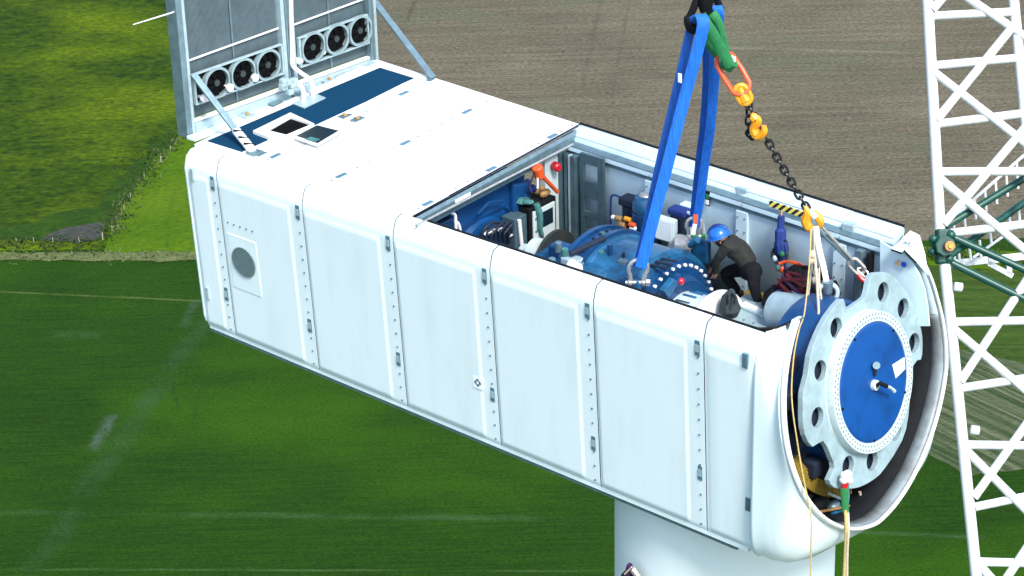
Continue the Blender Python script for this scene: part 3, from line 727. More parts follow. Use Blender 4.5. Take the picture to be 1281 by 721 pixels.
m.build('bolt_head', 'label', gb)['kind'] = 'stuff'
m = MB()
for k in range(48):
    a = 2*PI*k/48; c = ga(-1.2, 1.15, a); d = ga(-1.2, 1.17, a); m.cyl(c, d, .024, n=6)
m.build('bolt_socket', 'darkblue', gb)['kind'] = 'stuff'
def oncyl(px, py, R_):
    d = ray(px, py); c0 = ga(0); lo = None
    for i in range(3000):
        t = 26+i*.005; p = CAM+d*t; q = p-c0; q = q-AX*q.dot(AX)
        if q.length < R_: return p
    return CAM+d*34
for a, b in (((813.3, 330.8), (833, 335)), ((820, 326.6), (840, 330.8)), ((826.6, 323), (845.8, 326.6))):
    MB().bar(oncyl(*a, 1.10), oncyl(*b, 1.10), .05, .02, side=(0, 1, 0)).build('slot', 'darkblue', gb)
for k in range(16):
    px = 700+k*5.5+random.uniform(-2, 2); py = 352-(830-px)*.02-(px-700)*-.02-random.uniform(6, 34)
    c = on(px, 344-(px-700)*.18-random.uniform(0, 16), y=random.uniform(1.2, 2.4)); w_ = random.uniform(.05, .12)
    MB().box(c-Vector((w_, w_*.8, .15)), c+Vector((w_, w_*.8, random.uniform(.01, .05)))).build('casing_block', ('blue', 'midblue', 'darkblue', 'blue', 'galv')[k % 5], gb, bevel=.015)
for q_ in range(5):
    P_ = [on(702+q_*14+random.uniform(-3, 3)+j*9, 330-q_*4-j*2+random.uniform(-4, 4), y=1.6+.1*q_) for j in range(4)]
    MB().tube(curve(P_, 5), .014, 6).build('hose', ('black', 'galv')[q_ % 2], gb, smooth=True)
m = MB(); p = on(849, 351, x=7.22); m.lathe(p, AX, [(-.06, .09), (.02, .09), (.03, .06), (.03, 0)], 20); m.build('lamp_boss', 'midblue', gb, smooth=True)
m = MB(); m.ball(p+AX*.03, .055, 16, 10); m.build('red_cap', 'redlamp', gb, smooth=True)
m = MB(); m.hexa([on(823, 362, x=7.15), on(836, 346, x=7.15), on(842, 352, x=7.15), on(829, 370, x=7.15)], (.10, 0, 0)); m.build('torque_lug', 'blue', gb, bevel=.015)
# rear casing lumps, hoses, covers
random.seed(3)
for px, py, y, sx, sz, mt in ((735, 325, 1.7, .22, .10, 'blue'), (752, 330, 1.6, .2, .09, 'blue'), (722, 335, 1.4, .2, .08, 'midblue'), (765, 318, 2.0, .22, .09, 'blue'), (745, 314, 2.2, .24, .08, 'midblue'), (722, 322, 1.95, .2, .08, 'blue'), (780, 312, 2.3, .2, .07, 'blue'), (762, 306, 2.5, .24, .08, 'midblue'), (706, 328, 1.7, .15, .08, 'blue'), (740, 340, 1.2, .2, .07, 'blue')):
    c = on(px, py, y=y); MB().box(c-Vector((sx, .16, sz+.25)), c+Vector((sx, .16, sz))).build('casing_block', mt, gb, bevel=.035)
for k in range(26):
    px, py = random.uniform(700, 785), 0; py = 338-(px-700)*.30+random.uniform(-8, 6); c = on(px, py, y=random.uniform(1.5, 2.2)); r = random.uniform(.02, .05)
    MB().tube([c-Vector((0, 0, .1)), c+Vector((0, 0, random.uniform(.02, .08)))], r, 8).build('fitting', ('midblue', 'galv', 'darkblue', 'teal', 'blue')[k % 5], gb, bevel=.006)
MB().bar(on(712, 318, z=2.62), on(757, 297, z=2.72), .07, .07).build('hose_bundle', 'darkblue', gb, bevel=.02)
for pts in ([(700, 320), (712, 312), (722, 308), (735, 312)], [(735, 318), (742, 306), (752, 304)], [(700, 335), (716, 330), (730, 330)], [(752, 318), (764, 308), (772, 300)]):
    MB().tube(curve([on(x_, y_, z=2.55) for x_, y_ in pts], 5), .022, 6).build('hose', M['galv'], gb, smooth=True)
p = on(716, 331, z=2.45); MB().box(p-Vector((.15, .1, .12)), p+Vector((.15, .1, .12))).build('valve_body', 'galvlight', gb, bevel=.03)
p = on(719, 333, z=2.62); MB().lathe(on(717, 334, z=2.55), (1, -.2, 0), [(-.05, .10), (.10, .085), (.11, 0)], 12).build('filter_cap', 'lightcap', gb, smooth=True)
for px, py, mt in ((753, 293, 'teal'), (706, 313, 'teal'), (698, 305, 'galv'), (731, 296, 'galv'), (690, 325, 'galv')):
    p = on(px, py, z=2.65); MB().cyl(p-Vector((0, 0, .12)), p+Vector((0, 0, .03)), .05, n=10).build('fitting', mt, gb, bevel=.008)
# lifting lugs
for y in (1.12, 2.72):
    p = Vector((6.85, y, 2.42)); MB().box(p-Vector((.16, .05, .20)), p+Vector((.16, .05, .16))).build('lifting_lug', 'blue', gb, bevel=.04)

# brake disc and coupling
bd = thing('brake_disc', 'dark brake disc on the high speed shaft behind the gearbox', 'brake disc', (4.4, 2.2, 2.3))
DC = on(695, 326, y=2.05)
m = MB(); m.lathe(DC, AX, [(-.03, .0), (-.03, .46), (.03, .46), (.03, .16), (.10, .14), (.10, 0)], 48); m.build('disc', 'galv', bd, smooth=True)
M['disc'] = mat('dark_disc', (.06, .07, .065), .4, .5, var=.4, scale=6)
bd.children[0].data.materials[0] = M['disc']
m = MB(); m.lathe(on(672, 318, y=1.9), AX, [(-.28, .0), (-.28, .10), (-.14, .12), (-.06, .24), (.06, .24), (.08, .15)], 40); m.build('coupling', 'ringwhite', bd, smooth=True)
m = MB()
for k in range(8):
    a = 2*PI*k/8; p = DC+Vector((.035, .26*math.cos(a), .26*math.sin(a))); m.cyl(p, p+AX*.03, .035, n=8)
m.build('disc_bolt', 'yellowdirty', bd)
b = MB(); p = on(697, 312, z=2.35); b.box(p-Vector((.08, .12, .10)), p+Vector((.2, .12, .10))); b.build('brake_calliper', 'midblue', bd, bevel=.03)

# generator
gn = thing('generator', 'deep blue generator under the roof edge', 'generator', (3.5, 1.9, 1.0))
m = MB(); m.lathe((3.0, 1.75, 1.75), (1, 0, .03), [(-1.5, 1.0), (.62, 1.0), (.68, .96), (.70, .80), (.66, .76), (.66, .62), (.74, .58), (.76, 0)], 64); m.build('generator_body', 'deepblue', gn, smooth=True)
MB().box((2.4, 1.05, 2.35), (3.68, 2.75, 2.80)).build('cooler_box', 'deepblue', gn, bevel=.06)
MB().box((3.2, .75, 2.10), (3.72, 1.15, 2.66)).build('terminal_box', 'midblue', gn, bevel=.03)
MB().hexa([(3.66, 2.35, 1.5), (3.66, 2.76, 1.5), (3.66, 2.76, 2.62), (3.66, 2.35, 2.75)], (.12, 0, 0)).build('air_duct', 'deepblue', gn, bevel=.04)
b = MB()
for px, py in ((609, 292), (614, 289), (622, 287), (635, 296), (606, 293), (639, 288)):
    p = on(px, py, x=3.85); b.tube([p, p+Vector((.05, .03, .05))], .028, 8)
b.build('cable_lug', 'label', gn)
m = MB()
for k in range(7):
    m.tube(curve([on(600+k*6, 303, x=3.85), on(606+k*5, 285+(k % 3)*3, x=3.9), on(622+k*4, 278+(k % 2)*4, x=3.9), on(640+k*2, 296, x=3.88)], 5), .022, 6)
m.build('cable_bundle', 'darkblue', gn, smooth=True)
for pts in ([(570, 289), (569, 270), (565, 266)], [(576, 291), (573, 280), (569, 276)]):
    sweep('handrail', [on(x_, y_, x=3.85) for x_, y_ in pts], .022, 'lightcap', gn)
m = MB(); m.tube([on(649, 275, x=3.98), on(652, 305, x=3.98)], .03, 8); m.build('stand_pipe', 'lightcap', gn)
m = MB(); m.tube([on(596, 268, x=3.8), on(611, 253, x=3.8), on(630, 250, x=3.8)], .02, 6); m.build('cable_bundle', 'midblue', gn)
# dark bulkhead under the roof, back of the machine room
MB().box((2.2, .3, .35), (2.26, 3.75, 2.92)).build('bulkhead', 'cavityblack', nac)

# electrical cabinet
cb = thing('electrical_cabinet', 'white electrical cabinet with black casing beneath the red tool', 'cabinet', (4.0, 2.6, .8))
K0, K1 = on(666, 261, x=4.0), on(693, 251, x=4.0); ya, yb, zt = K0.y, K1.y, (K0.z+K1.z)/2
MB().box((3.62, ya-.06, .8), (3.98, yb+.06, zt+.03)).build('cabinet_case', 'black', cb, bevel=.01)
dr = MB().box((3.982, ya, .9), (4.01, yb, zt-.03)).build('cabinet_door', 'cabwhite', cb, bevel=.006)
MB().box((4.011, ya+.20, zt-.34), (4.02, yb-.06, zt-.10)).build('display', 'screen', dr)
m = MB()
for u, dz in ((.05, .15), (.05, .35), (.05, .55), (.35, .62), (.2, .5)): m.cyl((4.01, ya+u, zt-dz), (4.022, ya+u, zt-dz), .02, n=8)
m.build('knob', 'boltgrey', dr)
MB().box((4.011, ya+.16, zt-.52), (4.018, ya+.22, zt-.44)).build('mark', 'maroon', dr)
MB().box((3.70, ya-.36, .8), (3.95, ya-.08, zt-.04)).build('side_case', 'slate', cb, bevel=.01)
rg = MB()
for k in range(9): rg.ball((3.84+random.uniform(-.1, .12), ya+random.uniform(-.1, .10), zt+.08+random.uniform(0, .05)), .08, 8, 6, (1.2, 1, .5))
tag(rg.build('teal_rag', 'teal', smooth=True), 'crumpled teal rag lying on top of the white cabinet', 'rag')
rg = MB(); rg.tube(curve([(4.0, ya+.08, zt+.08), (4.05, ya+.1, zt-.1), (4.05, ya+.1, zt-.3), (4.06, ya+.13, zt-.42)], 5), [.05]*5+[.045]*6+[.03]*5, 8)
tag(rg.build('teal_sleeve', 'teal', smooth=True), 'teal cloth strip hanging down over the cabinet door', 'cloth')
gl = MB()
for k in range(6): gl.ball((3.84+random.uniform(-.08, .1), yb-.12+random.uniform(-.1, .1), zt+.10+random.uniform(0, .05)), .055, 8, 6)
tag(gl.build('work_glove', 'tan', smooth=True), 'tan work gloves piled on the cabinet beside the teal rag', 'gloves')
gl = MB()
for k in range(8): gl.ball((3.72+random.uniform(-.1, .1), (ya+yb)/2+random.uniform(-.14, .12), zt+.14+random.uniform(0, .10)), .055, 8, 6)
tag(gl.build('blue_cloth', 'navycloth', smooth=True), 'blue and purple cloth bundle on the cabinet behind the gloves', 'cloth')
# red tool / hose
rt_ = thing('red_lever_hoist', 'red lever hoist hanging from the guide rod above the cabinet', 'hoist', on(675, 214, x=4.0))
MB().tube([on(671, 208, x=4.0), on(675, 222, x=4.0)], [.085, .075], 12).build('hoist_body', 'orange', rt_, smooth=True, bevel=.02)
MB().tube([on(676, 218, x=4.02), on(697, 240, x=4.02)], [.035, .03], 8).build('hoist_lever', 'orange', rt_, smooth=True)
MB().tube([on(668, 216, x=4.02), on(661, 235, x=4.0), on(664, 250, x=3.95)], .014, 6).build('hoist_chain', 'chain', rt_)
MB().tube([on(672, 222, x=4.02), on(672, 235, x=4.0)], .02, 6).build('hoist_hook', 'lightcap', rt_)
p = on(693, 207, x=3.75)
MB().lathe(p, (1, -.3, 0), [(0, .07), (.1, .065), (.12, .045), (.12, 0)], 16).build('stop_button', 'red', nac, smooth=True)

# vertical motor, pumps, boxes on the far side
def P3(px, py, y): return on(px, py, y=y)
MCX = on(807, 262, y=3.2).x
mo = thing('vertical_motor', 'blue upright electric motor behind the left sling', 'motor', (5.52, 3.3, 1.6))
m = MB(); m.lathe((MCX, 3.2, 1.5), (0, 0, 1), [(0, .20), (.72, .20), (.73, .18), (.74, .20), (.96, .20), (.97, .18)], 40); m.build('motor_body', 'midblue', mo, smooth=True)
m = MB(); m.lathe((MCX, 3.2, 1.5), (0, 0, 1), [(.97, .18), (1.0, .195), (1.12, .195), (1.20, .15), (1.22, .10), (1.22, 0)], 40); m.build('fan_cowl', 'blue', mo, smooth=True)
m = MB(); m.lathe((MCX, 3.2, 2.725), (0, 0, 1), [(0, .1), (.02, .08), (.02, 0)], 24); m.build('cowl_cap', 'steel', mo, smooth=True)
m = MB()
for k in range(28):
    a = 2*PI*k/28; m.bar((MCX+.205*math.cos(a), 3.2+.205*math.sin(a), 1.55), (MCX+.205*math.cos(a), 3.2+.205*math.sin(a), 2.2), .03, .01, side=(math.cos(a), math.sin(a), 0))
m.build('cooling_fin', 'darkblue', mo)['kind'] = 'stuff'
m = MB(); m.box((5.15, 2.85, 1.35), (6.0, 3.35, 1.9)); m.build('motor_base', 'darkblue', mo, bevel=.03)
ft = thing('oil_filter', 'dark upright oil filter left of the vertical motor', 'filter', P3(788, 270, 3.25))
p = P3(788, 268, 3.25); MB().cyl(p-Vector((0, 0, .35)), p+Vector((0, 0, .15)), .11, .12, 16).build('filter_bowl', 'darkblue', ft, smooth=True)
MB().box(p+Vector((-.14, -.12, .15)), p+Vector((.16, .12, .28))).build('filter_head', 'darkblue', ft, bevel=.03)
MB().cyl(p+Vector((.12, -.06, .12)), p+Vector((.13, -.08, -.12)), .04, n=10).build('gauge_tube', 'ringwhite', ft, smooth=True)
sweep('pipe', [p+Vector((-.1, 0, .22)), p+Vector((-.32, 0, .22)), p+Vector((-.36, 0, .05)), p+Vector((-.36, 0, -.4))], .016, 'navycloth', ft)
f2 = thing('hydraulic_valve', 'dark valve stack behind the white junction box', 'valve', P3(850, 275, 3.2))
p = P3(850, 280, 3.2); MB().box(p-Vector((.12, .1, .45)), p+Vector((.12, .1, .18))).build('valve_body', 'darkblue', f2, bevel=.04)
MB().box(p+Vector((-.16, -.1, .14)), p+Vector((.14, .1, .25))).build('valve_head', 'navycloth', f2, bevel=.03)
sweep('pipe', [p+Vector((.1, 0, .22)), p+Vector((.35, 0, .16)), p+Vector((.42, 0, -.05)), p+Vector((.40, 0, -.35))], .028, 'galvlight', f2)
jb = thing('junction_box', 'white junction box between the two blue slings', 'junction box', P3(833, 286, 2.9))
pc = on(833, 286, y=2.75)
MB().box(pc-Vector((.165, .06, .175)), pc+Vector((.165, .06, .175))).build('box_body', 'cabwhite', jb, bevel=.025)
MB().box(pc+Vector((-.14, -.068, -.15)), pc+Vector((.14, -.061, .15))).build('box_lid', 'hatchwhite', jb, bevel=.004)
pu = thing('brass_pump_group', 'tan and orange pump fittings left of the vertical motor foot', 'pump', P3(780, 275, 2.9))
for px, py, r, mt in ((773, 273, .06, 'tan'), (784, 274, .05, 'yellow'), (790, 281, .055, 'orange'), (778, 281, .07, 'tan'), (768, 272, .045, 'label'), (791, 285, .045, 'label'), (780, 288, .06, 'galv')):
    MB().tube([on(px-3, py-1, y=2.9), on(px+4, py+1, y=2.9)], [r*.8, r*.7], 10).build('fitting', mt, pu, smooth=True, bevel=.01)
bk = thing('pump_skid', 'dark blue pump skid on the far side behind the gearbox', 'pump skid', (5.2, 2.85, 1.8))
MB().box((4.9, 2.7, 1.5), (5.75, 3.1, 2.12)).build('skid_frame', 'darkblue', bk, bevel=.03)
MB().box((5.0, 2.66, 1.95), (5.35, 2.705, 2.1)).build('name_plate', 'galvlight', bk)
MB().hexa([on(772, 300, y=2.65), on(790, 305, y=2.65), on(790, 310, y=2.65), on(772, 306, y=2.65)], (0, .05, 0)).build('cover', 'midblue', bk)
m = MB(); m.box((6.05, 3.3, 1.2), (6.25, 3.45, 2.7)); m.build('riser_duct', 'inner', bk, bevel=.02)
sp_ = thing('steel_pump', 'silver pump body beside the right shackle', 'pump', P3(850, 308, 2.7))
MB().tube([on(842, 312, y=2.6), on(853, 305, y=2.6), on(862, 304, y=2.6)], [.11, .15, .09], 14).build('pump_body', 'steel', sp_, smooth=True)
MB().tube([on(862, 305, y=2.6), on(872, 300, y=2.6)], [.06, .05], 10).build('outlet', 'blue', sp_, smooth=True)
MB().box(on(838, 318, y=2.6), on(856, 312, y=2.6)+Vector((0, .12, .04))).build('pump_foot', 'galvlight', sp_, bevel=.01)
cvr = thing('gearbox_canopy', 'wide dark blue machine cover on the far side of the gearbox', 'cover', (6.1, 3.0, 2.0))
MB().hexa([(5.85, 2.75, 2.12), (6.75, 2.75, 2.12), (6.75, 3.3, 2.0), (5.85, 3.3, 2.0)], (0, 0, -.4)).build('cover_top', 'darkblue', cvr, bevel=.04)

# ------------------------------------------------------------------ lifting gear
def shackle(name, label, c, up, side, s, pinm='steel', bowm='steel', group=None):
    up, side = Vector(up).normalized(), Vector(side).normalized(); t = thing(name, label, 'shackle', c, group)
    c = Vector(c); pts = []
    for k in range(17):
        a = PI*k/16; pts.append(c+side*math.cos(a)*s*.62+up*(math.sin(a)*s*.62+s*.45))
    path = [c-up*s*.55+side*s*.42, c+side*s*.5, c+side*s*.62+up*s*.25]+pts+[c-side*s*.62+up*s*.25, c-side*s*.5, c-up*s*.55-side*s*.42]
    MB().tube(path, s*.15, 8).build('bow', bowm, t, smooth=True)
    MB().tube([c-up*s*.6-side*s*.75, c-up*s*.6+side*s*.75], s*.14, 10).build('pin', pinm, t, smooth=True)
    MB().tube([c-up*s*.6+side*s*.62, c-up*s*.6+side*s*.9], s*.26, 6).build('nut', pinm, t)
    for q_ in (-1, 1): MB().ball(c-up*s*.6+side*s*.45*q_, s*.24, 10, 8).build('eye', bowm, t, smooth=True)
    return t
SD = RT.copy()
HK = (7.45, 1.95)
shL = shackle('bow_shackle', 'steel bow shackle at the foot of the left blue sling on the gearbox', on(797, 343, y=1.12), (0.05, .1, 1), SD, .20)
shR = shackle('bow_shackle', 'steel bow shackle at the foot of the right blue sling', on(868, 287, y=2.72), (0, 0, 1), SD, .17, pinm='green')
def ribbon(path, wd, th, side, twist=0):
    m = MB(); P = [Vector(p) for p in path]; n = len(P); vs = []; fs = []
    for i, p in enumerate(P):
        d = (P[min(i+1, n-1)]-P[max(i-1, 0)]).normalized(); s = Vector(side); s = (s-d*s.dot(d)).normalized(); nn = d.cross(s)
        a = twist*i/(n-1); s, nn = s*math.cos(a)+nn*math.sin(a), nn*math.cos(a)-s*math.sin(a)
        w_ = wd if not callable(wd) else wd(i/(n-1))
        for u, v_ in ((-.5, -.5), (-.5, .5), (-.25, .85), (.25, .85), (.5, .5), (.5, -.5), (.25, -.85), (-.25, -.85)): vs.append(p+s*w_*u+nn*th*v_)
    for i in range(n-1):
        for k in range(8): l = (k+1) % 8; fs.append((i*8+k, i*8+l, (i+1)*8+l, (i+1)*8+k))
    fs.append(tuple(range(8))); fs.append(tuple(reversed(range((n-1)*8, n*8)))); m.add(vs, fs); return m
slg = thing('lifting_sling', 'left bright blue lifting sling with a small white tag', 'sling', on(868, 22, y=1.75))
top = on(874, 14, y=1.75); bot = on(799, 338, y=1.12)
A1 = [on(869, 24, y=1.78), on(876, 20, y=1.75), on(879, 30, y=1.7), on(874, 55, y=1.66), on(857, 118, y=1.55), on(836, 200, y=1.38), on(814, 285, y=1.2), on(801, 334, y=1.1)]
ribbon(curve(A1, 6), .155, .03, SD).build('front_strand', 'sling', slg)
A2 = [on(870, 22, y=1.84), on(864, 34, y=1.86), on(860, 52, y=1.84), on(845, 118, y=1.72), on(826, 200, y=1.52), on(808, 285, y=1.33), on(797, 334, y=1.2)]
ribbon(curve(A2, 6), .12, .03, SD).build('back_strand', 'slingshade', slg)
p = on(850, 97, y=1.45); MB().box(p-Vector((.03, .008, .07)), p+Vector((.03, .008, .06))).build('tag', 'label', slg, bevel=.01)
slg = thing('lifting_sling', 'right bright blue lifting sling behind the green one', 'sling', on(893, 14, y=2.2))
A1 = [on(888, 14, y=2.3), on(895, 9, y=2.25), on(899, 16, y=2.25), on(897, 40, y=2.3), on(893, 100, y=2.4), on(888, 160, y=2.5), on(882, 200, y=2.58), on(875, 250, y=2.68), on(869, 283, y=2.74)]
ribbon(curve(A1, 6), lambda t: .135 if t < .45 else .135-.04*(t-.45), .03, SD).build('front_strand', 'sling', slg)
A2 = [on(890, 12, y=2.4), on(884, 30, y=2.42), on(884, 100, y=2.5), on(880, 160, y=2.6), on(875, 200, y=2.66), on(870, 250, y=2.74), on(866, 283, y=2.8)]
ribbon(curve(A2, 6), .12, .03, SD, .5).build('back_strand', 'slingshade', slg)
p0, p1 = on(870, 268, y=2.6), on(869.5, 279, y=2.58); MB().bar(p0, p1, .06, .012, side=SD).build('tag', 'orange', slg)
MB().bar(on(869, 280, y=2.58), on(866, 293, y=2.58), .06, .014, side=SD).build('tag', 'label', slg)
hk = thing('crane_hook', 'black crane hook block at the top from which all slings hang', 'crane hook', on(880, 5, y=2.0))
MB().tube([on(882, -90, y=2.0), on(882, 2, y=2.0), on(882, 15, y=2.0)], [.13, .11, .07], 16).build('hook_block', 'black', hk, smooth=True)
MB().tube(curve([on(876, -20, y=1.95), on(868, 8, y=1.9), on(862, 22, y=1.86), on(864, 34, y=1.84), on(870, 36, y=1.86)], 5), [.04]*4+[.05]*6+[.075]*6+[.07]*5, 10).build('left_horn', 'black', hk, smooth=True)
MB().tube(curve([on(890, -20, y=2.2), on(897, 2, y=2.3), on(901, 12, y=2.35), on(899, 20, y=2.4)], 5), [.05]*16, 8).build('right_horn', 'black', hk, smooth=True)
MB().tube([on(884, 20, y=2.1), on(891, 28, y=2.2)], [.09, .07], 10).build('hook_tip', 'black', hk, smooth=True)
gs = thing('green_sling', 'green lifting sling running from the hook to the orange master link', 'sling', on(878, 18, y=2.0))
ribbon(curve([on(876, 19, y=1.85), on(887, 36, y=1.9), on(900, 58, y=2.0), on(913, 82, y=2.08)], 6), .15, .07, SD).build('strand', 'green', gs, smooth=True)
ribbon(curve([on(877, 30, y=2.05), on(884, 50, y=2.12), on(893, 63, y=2.16), on(904, 76, y=2.2)], 6), .13, .07, SD).build('strand', 'green', gs, smooth=True)
ribbon(curve([on(890, 16, y=2.1), on(898, 27, y=2.12), on(904, 46, y=2.15), on(912, 73, y=2.2)], 6), lambda t: .13-.07*t, .06, SD).build('strand', 'green', gs, smooth=True)
MB().tube([on(904, 79, y=2.1), on(912, 84, y=2.1), on(917, 78, y=2.1)], .07, 8).build('eye_wrap', 'green', gs, smooth=True)
for px, py in ((897, 76), (916, 73.5)):
    p = on(px, py, y=2.1); MB().box(p-Vector((.04, .02, .04)), p+Vector((.04, .02, .04))).build('tag', 'label', gs, bevel=.01)

def linkpath(c, ax, sd_, L, W, n=20):
    ax, sd_ = Vector(ax).normalized(), Vector(sd_); sd_ = (sd_-ax*sd_.dot(ax)).normalized(); out = []
    for k in range(n):
        a = 2*PI*k/n; ca, sa = math.cos(a), math.sin(a)
        out.append(Vector(c)+ax*(sa*W/2+math.copysign((L-W)/2, sa) if abs(sa) > 1e-6 else 0)+sd_*ca*W/2)
    return out
ml = thing('master_link', 'red orange oval master link under the green sling', 'link', on(918, 95, y=2.15))
a_, b_ = on(902, 68, y=2.15), on(931, 116, y=2.15)
MB().tube(linkpath((a_+b_)/2, b_-a_, SD, (b_-a_).length, .26), .034, 8, closed=True).build('link_ring', 'orange', ml, smooth=True)
ch = thing('chain_sling', 'black chain with yellow orange hooks leading down to the nacelle front', 'chain', on(929, 118, y=2.2))
dirc = (on(1010, 268, y=2.5)-on(929, 118, y=2.15))
def cpt(t): return on(929+(1010-929)*t, 118+(262-118)*t+10*math.sin(PI*t)*.3, y=2.15+.35*t)
MB().tube(linkpath(on(929, 118, y=2.15), dirc, SD, .26, .16), .035, 8, closed=True).build('connector', 'yellow', ch, smooth=True)
MB().tube([on(924, 110, y=2.13), on(933, 126, y=2.16)], [.05, .07], 8).build('connector', 'yellow', ch, smooth=True)
Lk = .132; pts = []
tot = (cpt(1)-cpt(0.05)).length; n = int(tot/(Lk*.72))
lk0 = None
for k in range(n):
    t = .05+.95*(k+.5)/n; c = cpt(t); ax = (cpt(t+.02)-cpt(t-.02)).normalized(); s = SD if k % 2 == 0 else ax.cross(SD)
    if lk0 is None:
        mesh_src = MB().tube(linkpath((0, 0, 0), (0, 0, 1), (1, 0, 0), Lk, .086, 14), .0180, 6, closed=True)
        o = mesh_src.build('chain_link', 'chain', None, smooth=True); lk0 = o
    else: o = lk0.copy(); COL.objects.link(o)
    s = (s-ax*s.dot(ax)).normalized(); y_ = ax.cross(s)
    R3 = Matrix((s, y_, ax)).transposed().to_4x4()
    o.parent = ch; o.matrix_local = Matrix.Translation(c-WLOC[ch.name]) @ R3
# slack loop
for k, (px, py) in enumerate(((937, 140), (936, 150), (936, 160), (938, 168), (943, 170), (946, 162))):
    o = lk0.copy(); COL.objects.link(o); o.parent = ch; o.matrix_local = Matrix.Translation(on(px, py, y=2.2)-WLOC[ch.name]) @ Matrix.Rotation(k*1.1, 4, 'Z') @ Matrix.Rotation((0, 0, .3, .9, 1.6, 2.6)[k], 4, 'Y')
def hook(parent, pts, rs, mt='yellow'): MB().tube(curve([Vector(p) for p in pts], 5), rs, 8).build('shortening_hook', mt, parent, smooth=True)
def rl(a, n): return [a[0]+(a[1]-a[0])*abs(2*i/(n-1)-1) for i in range(n)]
hook(ch, [on(940, 143, y=2.15), on(948, 150, y=2.15), on(943, 160, y=2.15), on(948, 170, y=2.15), on(955, 165, y=2.15), on(955, 157, y=2.15)], rl((.075, .035), 26))
hook(ch, [on(941, 145, y=2.12), on(945, 150, y=2.12)], rl((.06, .06), 6))
hook(ch, [on(1006, 258, y=2.5), on(1010, 266, y=2.5), on(1008, 276, y=2.5), on(1013, 286, y=2.5), on(1017, 285, y=2.5)], rl((.075, .04), 21))
hook(ch, [on(1010, 262, y=2.55), on(1019, 268, y=2.55), on(1026, 277, y=2.55), on(1024, 284, y=2.55)], rl((.06, .035), 16))
MB().bar(on(1012, 263, y=2.5), on(1021, 272, y=2.5), .07, .03).build('maker_plate', 'label', ch)
tb = thing('turnbuckle', 'long steel turnbuckle from the yellow hook to the nacelle front corner', 'turnbuckle', on(1020, 282, y=2.6))
MB().tube([on(1023, 279, y=2.6), on(1066, 325, y=3.0)], .022, 8).build('rod', 'steel', tb, smooth=True)
MB().tube([on(1020, 284, y=2.6), on(1063, 327, y=3.0)], .022, 8).build('rod', 'galv', tb, smooth=True)
MB().tube(linkpath(on(1071, 333, y=3.05), on(1079, 341, y=3.1)-on(1063, 325, y=3.0), SD, .26, .14), .026, 8, closed=True).build('end_link', 'steel', tb, smooth=True)
shackle('bow_shackle', 'small shackle with a red pin at the foot of the turnbuckle', on(1081, 342, y=3.1), on(1066, 325, y=3.1)-on(1085, 348, y=3.1), SD, .09, pinm='red', bowm='steel')
MB_ = MB().tube(curve([on(1073, 343, y=3.05), on(1079, 350, y=3.05), on(1086, 351, y=3.1)], 5), .035, 8); tag(MB_.build('red_strop', 'red', smooth=True), 'short red strop looped at the foot of the turnbuckle', 'strop')
ws = thing('white_strap', 'white round sling hanging from the yellow hook to the shackle by the flange', 'strap', on(1022, 290, y=2.4))
ribbon(curve([on(1020, 283, y=2.45), on(1024, 310, y=2.35), on(1030, 335, y=2.28), on(1034, 356, y=2.2)], 6), .075, .03, SD).build('strap_body', 'rope', ws, smooth=True)
M['strapw'] = mat('white_strap', (.70, .70, .67), .8, var=.2, scale=9); ws.children[0].data.materials[0] = M['strapw']
shackle('bow_shackle', 'large shackle with a red tie at the foot of the white strap', on(1035, 373, y=2.2), (0, 0, 1), SD, .20, pinm='red', bowm='ringwhite')
tag(MB().tube(curve([on(1031, 373, y=2.15), on(1035, 382, y=2.15), on(1039, 388, y=2.15)], 4), .035, 8).build('red_tie', 'red', smooth=True), 'red tie below the large shackle near the flange', 'tie')
tag(MB().tube([on(1035, 352, y=2.2), on(1035, 366, y=2.2)], [.08, .06], 10).build('strap_thimble', 'galv', smooth=True), 'grey thimble held in the large shackle under the white strap', 'thimble')

def rope(name, label, pts, r, mt='rope', n=6, wob=0):
    P = [on(a, b, y=c) for a, b, c in pts]; o = MB().tube(curve(P, n), r, 6).build(name, mt, smooth=True); return tag(o, label, 'rope')
rope('tag_rope', 'thin pale rope dropping left of the white strap to the pile of harnesses', [(1016, 286, 2.4), (1016, 320, 2.35), (1013, 350, 2.2), (1008, 385, 1.9)], .016)
rope('tag_rope', 'twisted pale rope between the white strap and the harness pile, ending in a knot', [(1018, 286, 2.4), (1019, 320, 2.3), (1021, 345, 2.1), (1022, 360, 1.9), (1023, 400, 1.6), (1012, 425, 1.4)], .018)
rope('hoist_line', 'long thin yellowish rope falling past the nacelle mouth down in front of the tower', [(1014, 286, 2.0), (1012, 330, 1.7), (1006, 390, 1.2), (999, 412, .8), (992, 450, .5), (990, 500, .2), (998, 560, .1), (1007, 610, .05), (1014, 645, -.05), (1014, 690, -.05), (1013, 760, -.05)], .010, 'ropeyellow')
rope('tag_rope', 'short pale rope beside the turnbuckle hanging in loops', [(1020, 290, 2.4), (1026, 320, 2.35), (1024, 345, 2.2), (1027, 375, 2.0)], .014)
kn = MB()
for px, py in ((1016, 318), (1020, 340), (1019, 350), (1014, 325)): kn.ball(on(px, py, y=2.25), .045, 8, 6, (1, 1, 1.4))
tag(kn.build('rope_knot', 'rope', smooth=True), 'pale knots tied in the ropes beside the white strap', 'knot')
